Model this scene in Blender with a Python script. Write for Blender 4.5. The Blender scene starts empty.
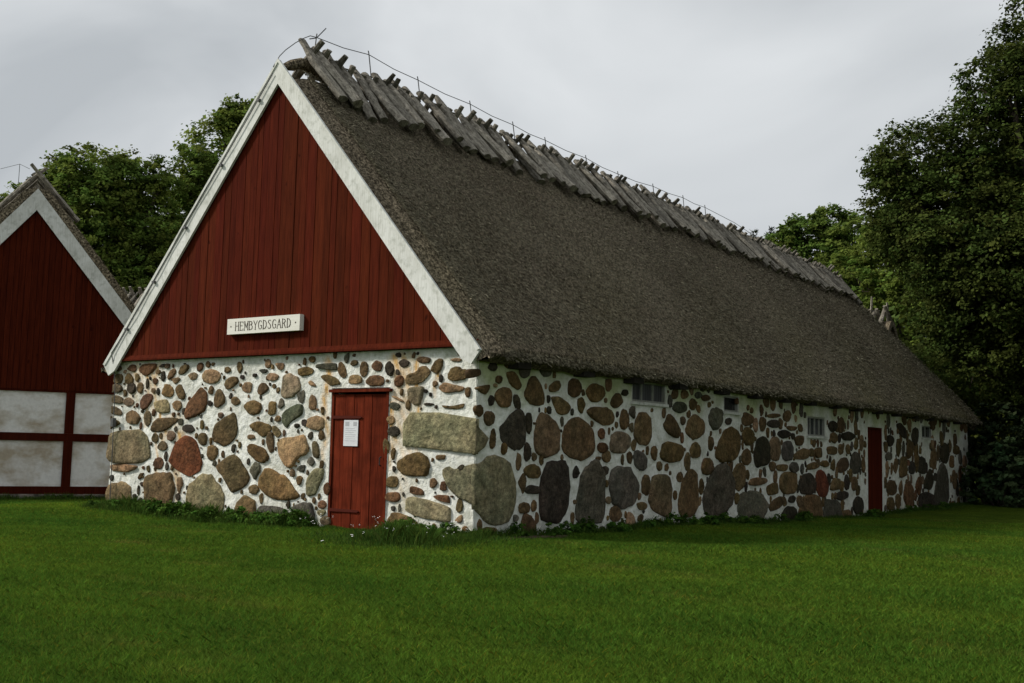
import bpy, math, random
import numpy as np
from mathutils import Vector, Matrix

# ------------------------------------------------------------------ camera, sky, sun, exposure
scene = bpy.context.scene
col = scene.collection
cam_data = bpy.data.cameras.new("camera")
cam = bpy.data.objects.new("camera", cam_data)
col.objects.link(cam)
cam_data.sensor_width = 36.0
cam_data.lens = 36.0 * 1090.0 / 1024.0
cam_data.clip_start = 0.05
cam_data.clip_end = 2000.0
right = Vector((-0.57846117, 0.81538052, 0.02317956))
up = Vector((0.09256866, 0.03738575, 0.9950042))
fwd = Vector((-0.81044045, -0.57771699, 0.09710488))
M = Matrix((
    (right.x, up.x, -fwd.x, 12.34717521),
    (right.y, up.y, -fwd.y, 9.39430507),
    (right.z, up.z, -fwd.z, 1.3),
    (0, 0, 0, 1)))
cam.matrix_world = M
scene.camera = cam

SUN_AZ = math.atan2(-0.80, 0.60)      # direction towards the sun, seen from above
SUN_EL = math.radians(38)
SUN_STRENGTH = 3.4
world = bpy.data.worlds.new("World")
scene.world = world
world.use_nodes = True
wn = world.node_tree
for n in list(wn.nodes):
    wn.nodes.remove(n)
w_out = wn.nodes.new('ShaderNodeOutputWorld')
w_bg = wn.nodes.new('ShaderNodeBackground')
w_bg.inputs['Strength'].default_value = 0.1
w_sky = wn.nodes.new('ShaderNodeTexSky')
w_sky.sky_type = 'NISHITA'
w_sky.sun_disc = False
w_sky.sun_elevation = SUN_EL
w_sky.sun_rotation = math.pi / 2 - SUN_AZ
w_tc = wn.nodes.new('ShaderNodeTexCoord')
w_map = wn.nodes.new('ShaderNodeMapping')
w_map.inputs['Location'].default_value = (0.4, 0.9, 0.35)
w_map.inputs['Scale'].default_value = (1.0, 1.0, 1.9)
w_n1 = wn.nodes.new('ShaderNodeTexNoise')
w_n1.inputs['Scale'].default_value = 2.0
w_n1.inputs['Detail'].default_value = 5.0
w_n1.inputs['Roughness'].default_value = 0.45
w_n1.inputs['Distortion'].default_value = 0.8
w_ramp = wn.nodes.new('ShaderNodeValToRGB')
w_ramp.color_ramp.elements[0].position = 0.33
w_ramp.color_ramp.elements[0].color = (4.9, 5.2, 5.45, 1)
w_ramp.color_ramp.elements[1].position = 0.72
w_ramp.color_ramp.elements[1].color = (8.6, 8.85, 9.0, 1)
w_mix = wn.nodes.new('ShaderNodeMixRGB')
w_mix.inputs['Fac'].default_value = 0.96
wn.links.new(w_tc.outputs['Generated'], w_map.inputs['Vector'])
wn.links.new(w_map.outputs['Vector'], w_n1.inputs['Vector'])
wn.links.new(w_n1.outputs['Fac'], w_ramp.inputs['Fac'])
wn.links.new(w_sky.outputs['Color'], w_mix.inputs['Color1'])
wn.links.new(w_ramp.outputs['Color'], w_mix.inputs['Color2'])
wn.links.new(w_mix.outputs['Color'], w_bg.inputs['Color'])
wn.links.new(w_bg.outputs['Background'], w_out.inputs['Surface'])

sun_data = bpy.data.lights.new("sun", 'SUN')
sun_data.energy = SUN_STRENGTH
sun_data.angle = math.radians(9.0)
sun_data.color = (1.0, 0.95, 0.86)
sun = bpy.data.objects.new("sun", sun_data)
col.objects.link(sun)
sdir = Vector((math.cos(SUN_AZ) * math.cos(SUN_EL), math.sin(SUN_AZ) * math.cos(SUN_EL), math.sin(SUN_EL)))
sun.rotation_euler = sdir.to_track_quat('Z', 'Y').to_euler()
sun.location = (20, -20, 30)

scene.view_settings.view_transform = 'Standard'
scene.view_settings.look = 'None'
scene.view_settings.exposure = 0.0
scene.view_settings.gamma = 1.0
scene.view_settings.use_curve_mapping = False
scene.render.engine = 'CYCLES'
scene.cycles.max_bounces = 6
scene.cycles.transparent_max_bounces = 8

rnd = random.Random(11)
rng = np.random.default_rng(11)
PI = math.pi

# ------------------------------------------------------------------ helpers
def tag(o, label=None, cat=None, group=None, kind=None):
    if label: o['label'] = label
    if cat: o['category'] = cat
    if group: o['group'] = group
    if kind: o['kind'] = kind
    return o

def empty(name, loc=(0, 0, 0), rz=0.0):
    o = bpy.data.objects.new(name, None)
    o.location = loc
    o.rotation_euler = (0, 0, rz)
    o.empty_display_size = 0.3
    col.objects.link(o)
    return o

class MB:
    """collects faces, then links them as one mesh object"""
    def __init__(self):
        self.v = []; self.f = []; self.m = []; self.c = []
    def face(self, pts, mat=0, c=(1, 1, 1)):
        b = len(self.v)
        self.v.extend([tuple(p) for p in pts])
        self.f.append(tuple(range(b, b + len(pts))))
        self.m.append(mat); self.c.append(c)
    def add(self, verts, faces, mat=0, c=(1, 1, 1)):
        b = len(self.v)
        self.v.extend([tuple(p) for p in verts])
        for f in faces:
            self.f.append(tuple(i + b for i in f)); self.m.append(mat); self.c.append(c)
    def box(self, p0, p1, mat=0, c=(1, 1, 1), jit=0.0):
        x0, y0, z0 = p0; x1, y1, z1 = p1
        vs = [(x, y, z) for x in (x0, x1) for y in (y0, y1) for z in (z0, z1)]
        if jit: vs = [(a + rnd.uniform(-jit, jit), b + rnd.uniform(-jit, jit), d + rnd.uniform(-jit, jit)) for a, b, d in vs]
        self.add(vs, [(0, 1, 3, 2), (4, 6, 7, 5), (0, 4, 5, 1), (2, 3, 7, 6), (0, 2, 6, 4), (1, 5, 7, 3)], mat, c)
    def prism(self, poly, ext, mat=0, c=(1, 1, 1)):
        """poly: list of 3D points (planar), ext: extrusion vector"""
        n = len(poly); e = Vector(ext)
        vs = [Vector(p) for p in poly]; vs += [p + e for p in vs]
        fs = [tuple(range(n))[::-1], tuple(range(n, 2 * n))]
        fs += [(i, (i + 1) % n, n + (i + 1) % n, n + i) for i in range(n)]
        self.add(vs, fs, mat, c)
    def tube(self, pts, rad, n=6, mat=0, c=(1, 1, 1), squash=1.0, cap=True, rough=0.0):
        pts = [Vector(p) for p in pts]
        if not hasattr(rad, '__len__'): rad = [rad] * len(pts)
        b = len(self.v); k = len(pts)
        ref = None
        for i, p in enumerate(pts):
            d = (pts[min(i + 1, k - 1)] - pts[max(i - 1, 0)]).normalized()
            if ref is None:
                ref = Vector((0, 0, 1)) if abs(d.z) < .9 else Vector((1, 0, 0))
            a = d.cross(ref).normalized(); bb = a.cross(d).normalized()
            ref = bb
            for j in range(n):
                t = 2 * PI * j / n
                r = rad[i] * (1 + rnd.uniform(-rough, rough))
                self.v.append(tuple(p + a * math.cos(t) * r + bb * math.sin(t) * r * squash))
        for i in range(k - 1):
            for j in range(n):
                self.f.append((b + i * n + j, b + i * n + (j + 1) % n, b + (i + 1) * n + (j + 1) % n, b + (i + 1) * n + j))
                self.m.append(mat); self.c.append(c)
        if cap:
            self.f.append(tuple(b + j for j in range(n))[::-1]); self.m.append(mat); self.c.append(c)
            self.f.append(tuple(b + (k - 1) * n + j for j in range(n))); self.m.append(mat); self.c.append(c)
    def build(self, name, mats, parent=None, smooth=False):
        if not isinstance(mats, (list, tuple)): mats = [mats]
        me = bpy.data.meshes.new(name)
        me.from_pydata(self.v, [], self.f)
        for m in mats: me.materials.append(m)
        me.polygons.foreach_set('material_index', np.array(self.m, dtype=np.int32))
        lt = np.array([len(f) for f in self.f])
        cc = np.ones((len(self.f), 4), dtype=np.float32)
        cc[:, :3] = np.array(self.c, dtype=np.float32)
        at = me.color_attributes.new('tint', 'FLOAT_COLOR', 'CORNER')
        at.data.foreach_set('color', np.repeat(cc, lt, axis=0).ravel())
        if smooth: me.polygons.foreach_set('use_smooth', np.ones(len(self.f), dtype=bool))
        me.update()
        o = bpy.data.objects.new(name, me)
        col.objects.link(o)
        if parent: o.parent = parent
        return o

def np_mesh(name, verts, quads, mats, tint=None, parent=None, smooth=False):
    """fast mesh from numpy: verts (N,3), quads (F,k), tint (F,3)"""
    k = quads.shape[1]
    me = bpy.data.meshes.new(name)
    me.vertices.add(len(verts)); me.vertices.foreach_set('co', verts.astype(np.float32).ravel())
    me.loops.add(len(quads) * k); me.loops.foreach_set('vertex_index', quads.astype(np.int32).ravel())
    me.polygons.add(len(quads))
    me.polygons.foreach_set('loop_start', np.arange(0, len(quads) * k, k, dtype=np.int32))
    me.polygons.foreach_set('loop_total', np.full(len(quads), k, dtype=np.int32))
    if not isinstance(mats, (list, tuple)): mats = [mats]
    for m in mats: me.materials.append(m)
    me.update(calc_edges=True)
    if tint is not None:
        cc = np.ones((len(quads), 4), dtype=np.float32); cc[:, :3] = tint
        at = me.color_attributes.new('tint', 'FLOAT_COLOR', 'CORNER')
        at.data.foreach_set('color', np.repeat(cc, k, axis=0).ravel())
    if smooth: me.polygons.foreach_set('use_smooth', np.ones(len(quads), dtype=bool))
    o = bpy.data.objects.new(name, me)
    col.objects.link(o)
    if parent: o.parent = parent
    return o

def material(name, base, rough=0.8, spec=0.3, noises=(), tint=True, bump=(), coord='Object', translucent=0.0, warp=None):
    """noises: list of (scale(3), detail, low(rgb mult), high(rgb mult), pos0, pos1); bump: list of (scale(3), detail, strength, distance)"""
    m = bpy.data.materials.new(name); m.use_nodes = True
    nt = m.node_tree; L = nt.links
    bs = nt.nodes['Principled BSDF']
    bs.inputs['Roughness'].default_value = rough
    bs.inputs['Specular IOR Level'].default_value = spec
    tc = nt.nodes.new('ShaderNodeTexCoord')
    rgb = nt.nodes.new('ShaderNodeRGB'); rgb.outputs[0].default_value = (*base, 1)
    cur = rgb.outputs[0]
    def mul(a, b):
        x = nt.nodes.new('ShaderNodeMixRGB'); x.blend_type = 'MULTIPLY'; x.inputs['Fac'].default_value = 1.0
        L.new(a, x.inputs['Color1']); L.new(b, x.inputs['Color2']); return x.outputs['Color']
    def noise(scale, detail):
        mp = nt.nodes.new('ShaderNodeMapping'); mp.inputs['Scale'].default_value = scale
        nz = nt.nodes.new('ShaderNodeTexNoise'); nz.inputs['Scale'].default_value = 1.0; nz.inputs['Detail'].default_value = detail
        nz.inputs['Roughness'].default_value = 0.6
        L.new(tc.outputs[coord], mp.inputs['Vector']); L.new(mp.outputs['Vector'], nz.inputs['Vector'])
        return nz.outputs['Fac']
    if tint:
        at = nt.nodes.new('ShaderNodeAttribute'); at.attribute_name = 'tint'
        cur = mul(cur, at.outputs['Color'])
    for sc, det, lo, hi, p0, p1 in noises:
        r = nt.nodes.new('ShaderNodeValToRGB')
        r.color_ramp.elements[0].position = p0; r.color_ramp.elements[0].color = (*lo, 1)
        r.color_ramp.elements[1].position = p1; r.color_ramp.elements[1].color = (*hi, 1)
        L.new(noise(sc, det), r.inputs['Fac'])
        cur = mul(cur, r.outputs['Color'])
    L.new(cur, bs.inputs['Base Color'])
    prev = None
    for sc, det, st, dist in bump:
        b = nt.nodes.new('ShaderNodeBump'); b.inputs['Strength'].default_value = st; b.inputs['Distance'].default_value = dist
        L.new(noise(sc, det), b.inputs['Height'])
        if prev: L.new(prev, b.inputs['Normal'])
        prev = b.outputs['Normal']
    if prev: L.new(prev, bs.inputs['Normal'])
    if translucent:
        tr = nt.nodes.new('ShaderNodeBsdfTranslucent'); L.new(cur, tr.inputs['Color'])
        mx = nt.nodes.new('ShaderNodeMixShader'); mx.inputs['Fac'].default_value = translucent
        out = nt.nodes['Material Output']
        L.new(bs.outputs['BSDF'], mx.inputs[1]); L.new(tr.outputs['BSDF'], mx.inputs[2]); L.new(mx.outputs['Shader'], out.inputs['Surface'])
    return m

MAT = {}
MAT['mortar'] = material('limewashed_mortar', (0.78, 0.79, 0.75), 0.9, 0.15,
    [((1.3, 1.3, 1.3), 4, (0.80, 0.80, 0.78), (1.05, 1.05, 1.05), 0.3, 0.6), ((14, 14, 14), 3, (0.86, 0.86, 0.82), (1.03, 1.03, 1.03), 0.33, 0.55), ((4, 4, 4), 4, (0.88, 0.88, 0.84), (1.03, 1.03, 1.03), 0.36, 0.56)],
    bump=[((9, 9, 9), 3, 0.7, 0.05), ((45, 45, 45), 3, 0.6, 0.012)])
MAT['stone'] = material('field_stone', (1.02, 1.02, 0.92), 0.9, 0.12,
    [((5, 5, 5), 4, (0.55, 0.55, 0.52), (1.3, 1.3, 1.3), 0.3, 0.7), ((1.7, 1.7, 1.7), 3, (0.8, 0.86, 0.82), (1.12, 1.04, 1.0), 0.35, 0.65), ((17, 17, 17), 4, (0.60, 0.60, 0.60), (1.3, 1.27, 1.22), 0.34, 0.66), ((60, 60, 60), 3, (0.6, 0.6, 0.6), (1.35, 1.3, 1.25), 0.3, 0.7)],
    bump=[((12, 12, 12), 4, 0.7, 0.05), ((60, 60, 60), 3, 0.5, 0.01)])
MAT['red_wood'] = material('red_painted_wood', (0.078, 0.0125, 0.0048), 0.9, 0.04,
    [((14, 14, 1.1), 4, (0.72, 0.70, 0.70), (1.15, 1.15, 1.15), 0.3, 0.65), ((70, 70, 2.5), 3, (0.72, 0.7, 0.7), (1.15, 1.2, 1.2), 0.3, 0.6),
     ((7, 7, 5), 1, (0.45, 0.4, 0.4), (1, 1, 1), 0.18, 0.27)],
    bump=[((60, 60, 2), 3, 0.5, 0.008)])
MAT['door_red'] = material('worn_red_door_paint', (0.122, 0.0195, 0.0078), 0.9, 0.05,
    [((12, 12, 1.3), 4, (0.66, 0.62, 0.6), (1.15, 1.15, 1.15), 0.3, 0.62), ((70, 70, 2.5), 3, (0.68, 0.66, 0.66), (1.15, 1.2, 1.2), 0.3, 0.6), ((3, 3, 3), 3, (0.7, 0.75, 0.75), (1.1, 1.15, 1.15), 0.35, 0.6)],
    bump=[((60, 60, 2), 3, 0.6, 0.01)])
MAT['white_wood'] = material('white_painted_board', (0.70, 0.71, 0.68), 0.7, 0.25,
    [((9, 9, 9), 4, (0.74, 0.75, 0.72), (1.04, 1.04, 1.04), 0.3, 0.5), ((2, 2, 2), 3, (0.85, 0.85, 0.83), (1.02, 1.02, 1.02), 0.35, 0.6), ((50, 50, 3), 3, (0.86, 0.86, 0.84), (1.02, 1.02, 1.02), 0.35, 0.55)],
    bump=[((40, 40, 4), 3, 0.3, 0.006)])
MAT['thatch'] = material('weathered_thatch', (0.160, 0.136, 0.102), 0.95, 0.04,
    [((0.5, 0.5, 0.5), 4, (0.78, 0.76, 0.74), (1.15, 1.15, 1.15), 0.3, 0.7), ((26, 17, 17), 2, (0.32, 0.31, 0.29), (1.6, 1.58, 1.55), 0.36, 0.64),
     ((70, 40, 40), 3, (0.22, 0.22, 0.22), (1.85, 1.85, 1.8), 0.34, 0.66)],
    bump=[((22, 14, 14), 4, 1.0, 0.06), ((80, 50, 50), 3, 0.9, 0.02)])
MAT['straw'] = material('loose_reed_stalk', (0.200, 0.182, 0.130), 0.95, 0.05)
MAT['log'] = material('weathered_oak_log', (0.245, 0.228, 0.195), 0.9, 0.15,
    [((6, 6, 6), 4, (0.50, 0.49, 0.47), (1.15, 1.15, 1.15), 0.3, 0.65), ((40, 12, 12), 4, (0.45, 0.44, 0.43), (1.25, 1.25, 1.25), 0.32, 0.62)],
    bump=[((60, 10, 10), 4, 1.0, 0.02)])
MAT['dark_wood'] = material('tarred_beam', (0.03, 0.026, 0.022), 0.85, 0.2, [((20, 20, 20), 3, (0.6, 0.6, 0.6), (1.4, 1.4, 1.4), 0.3, 0.7)])
MAT['wire'] = material('dark_steel_wire', (0.07, 0.07, 0.07), 0.5, 0.5)
MAT['iron'] = material('painted_iron_fitting', (0.075, 0.013, 0.007), 0.8, 0.1)
MAT['black_iron'] = material('black_iron', (0.02, 0.02, 0.02), 0.5, 0.4)
MAT['paper'] = material('white_paper', (0.72, 0.74, 0.76), 0.6, 0.3, [((3, 9, 30), 2, (0.9, 0.9, 0.92), (1, 1, 1), 0.4, 0.6)])
MAT['ink'] = material('grey_print', (0.42, 0.43, 0.45), 0.7, 0.2)
MAT['letter'] = material('dark_brown_lettering', (0.09, 0.07, 0.055), 0.8, 0.2)
MAT['sign'] = material('cream_sign_board', (0.78, 0.77, 0.70), 0.6, 0.3, [((30, 3, 30), 3, (0.9, 0.9, 0.88), (1.02, 1.02, 1.02), 0.3, 0.6)])
MAT['glass'] = material('dark_window_glass', (0.025, 0.028, 0.03), 0.08, 0.5)
MAT['curtain'] = material('grey_curtain', (0.10, 0.10, 0.105), 0.9, 0.1, [((30, 30, 1), 2, (0.55, 0.55, 0.55), (1.1, 1.1, 1.1), 0.35, 0.6)])
MAT['plaster'] = material('grey_white_plaster', (0.60, 0.59, 0.58), 0.9, 0.15,
    [((1.0, 1.0, 1.6), 4, (0.62, 0.54, 0.43), (1.05, 1.05, 1.05), 0.36, 0.56), ((12, 12, 12), 3, (0.9, 0.9, 0.9), (1.03, 1.03, 1.03), 0.3, 0.6)],
    bump=[((8, 8, 8), 3, 0.4, 0.03)])
MAT['plinth'] = material('rubble_plinth', (0.17, 0.15, 0.13), 0.9, 0.2, [((4, 4, 7), 3, (0.4, 0.4, 0.4), (1.4, 1.4, 1.4), 0.35, 0.6)], bump=[((5, 5, 8), 3, 1.0, 0.08)])
MAT['bark'] = material('tree_bark', (0.075, 0.06, 0.048), 0.95, 0.1, [((8, 8, 2), 4, (0.5, 0.5, 0.5), (1.3, 1.3, 1.3), 0.3, 0.65)], bump=[((14, 14, 3), 4, 1.0, 0.05)])
MAT['leaf'] = material('tree_leaf', (0.125, 0.180, 0.036), 0.8, 0.06, translucent=0.4)
MAT['oak_leaf'] = material('oak_tree_leaf', (0.056, 0.080, 0.018), 0.8, 0.06, translucent=0.3)
MAT['shrub_leaf'] = material('shrub_leaf', (0.050, 0.080, 0.030), 0.8, 0.1, translucent=0.2)
MAT['needle'] = material('spruce_needle', (0.024, 0.036, 0.014), 0.8, 0.1, translucent=0.1)
MAT['ground'] = material('lawn_turf', (0.052, 0.090, 0.009), 0.95, 0.02,
    [((0.35, 0.35, 0.35), 4, (0.75, 0.82, 0.8), (1.2, 1.12, 1.1), 0.3, 0.7), ((2.2, 2.2, 2.2), 4, (0.72, 0.75, 0.8), (1.25, 1.18, 1.2), 0.3, 0.7),
     ((18, 18, 18), 4, (0.5, 0.5, 0.5), (1.5, 1.45, 1.4), 0.3, 0.7), ((110, 110, 110), 3, (0.45, 0.45, 0.45), (1.6, 1.55, 1.5), 0.3, 0.7)],
    tint=False, bump=[((30, 30, 30), 4, 1.0, 0.05)])
MAT['grass'] = material('grass_blade', (0.089, 0.176, 0.019), 0.85, 0.05, translucent=0.36)
MAT['soil'] = material('bare_soil', (0.10, 0.075, 0.05), 0.95, 0.05, [((9, 9, 9), 4, (0.5, 0.5, 0.5), (1.4, 1.4, 1.4), 0.3, 0.7)], tint=False, bump=[((15, 15, 15), 4, 1.0, 0.04)])
MAT['weed'] = material('weed_leaf', (0.056, 0.115, 0.018), 0.85, 0.06, translucent=0.25)
MAT['petal'] = material('white_petal', (0.75, 0.75, 0.72), 0.7, 0.2)

def smooth01(t):
    t = np.clip(t, 0, 1); return t * t * (3 - 2 * t)
def ground_z(x, y):
    x = np.asarray(x, dtype=float); y = np.asarray(y, dtype=float)
    a = -0.30 * smooth01(-x / 18.0)
    b = -0.24 * smooth01((-y - 9.5) / 4.5) * smooth01((x + 12) / 8)
    u = 0.025 * np.sin(x * 0.9 + 1.1) * np.cos(y * 0.7) + 0.012 * np.sin(x * 2.3 + y * 1.7)
    return a + b + u

# ------------------------------------------------------------------ ground
def make_ground():
    ax = np.concatenate([[-900, -400, -200, -120, -80], np.arange(-60, 30, 0.5), [40, 70, 120, 250, 500, 900]])
    ay = np.concatenate([[-900, -400, -200, -120, -80], np.arange(-60, 30, 0.5), [40, 70, 120, 250, 500, 900]])
    X, Y = np.meshgrid(ax, ay)
    Z = ground_z(X, Y)
    V = np.stack([X, Y, Z], -1).reshape(-1, 3)
    n = len(ax); i, j = np.meshgrid(np.arange(n - 1), np.arange(len(ay) - 1))
    a = (j * n + i).ravel()
    Q = np.stack([a, a + 1, a + n + 1, a + n], 1)
    tag(np_mesh('ground', V, Q, MAT['ground'], smooth=True), kind='structure')
make_ground()

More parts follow.
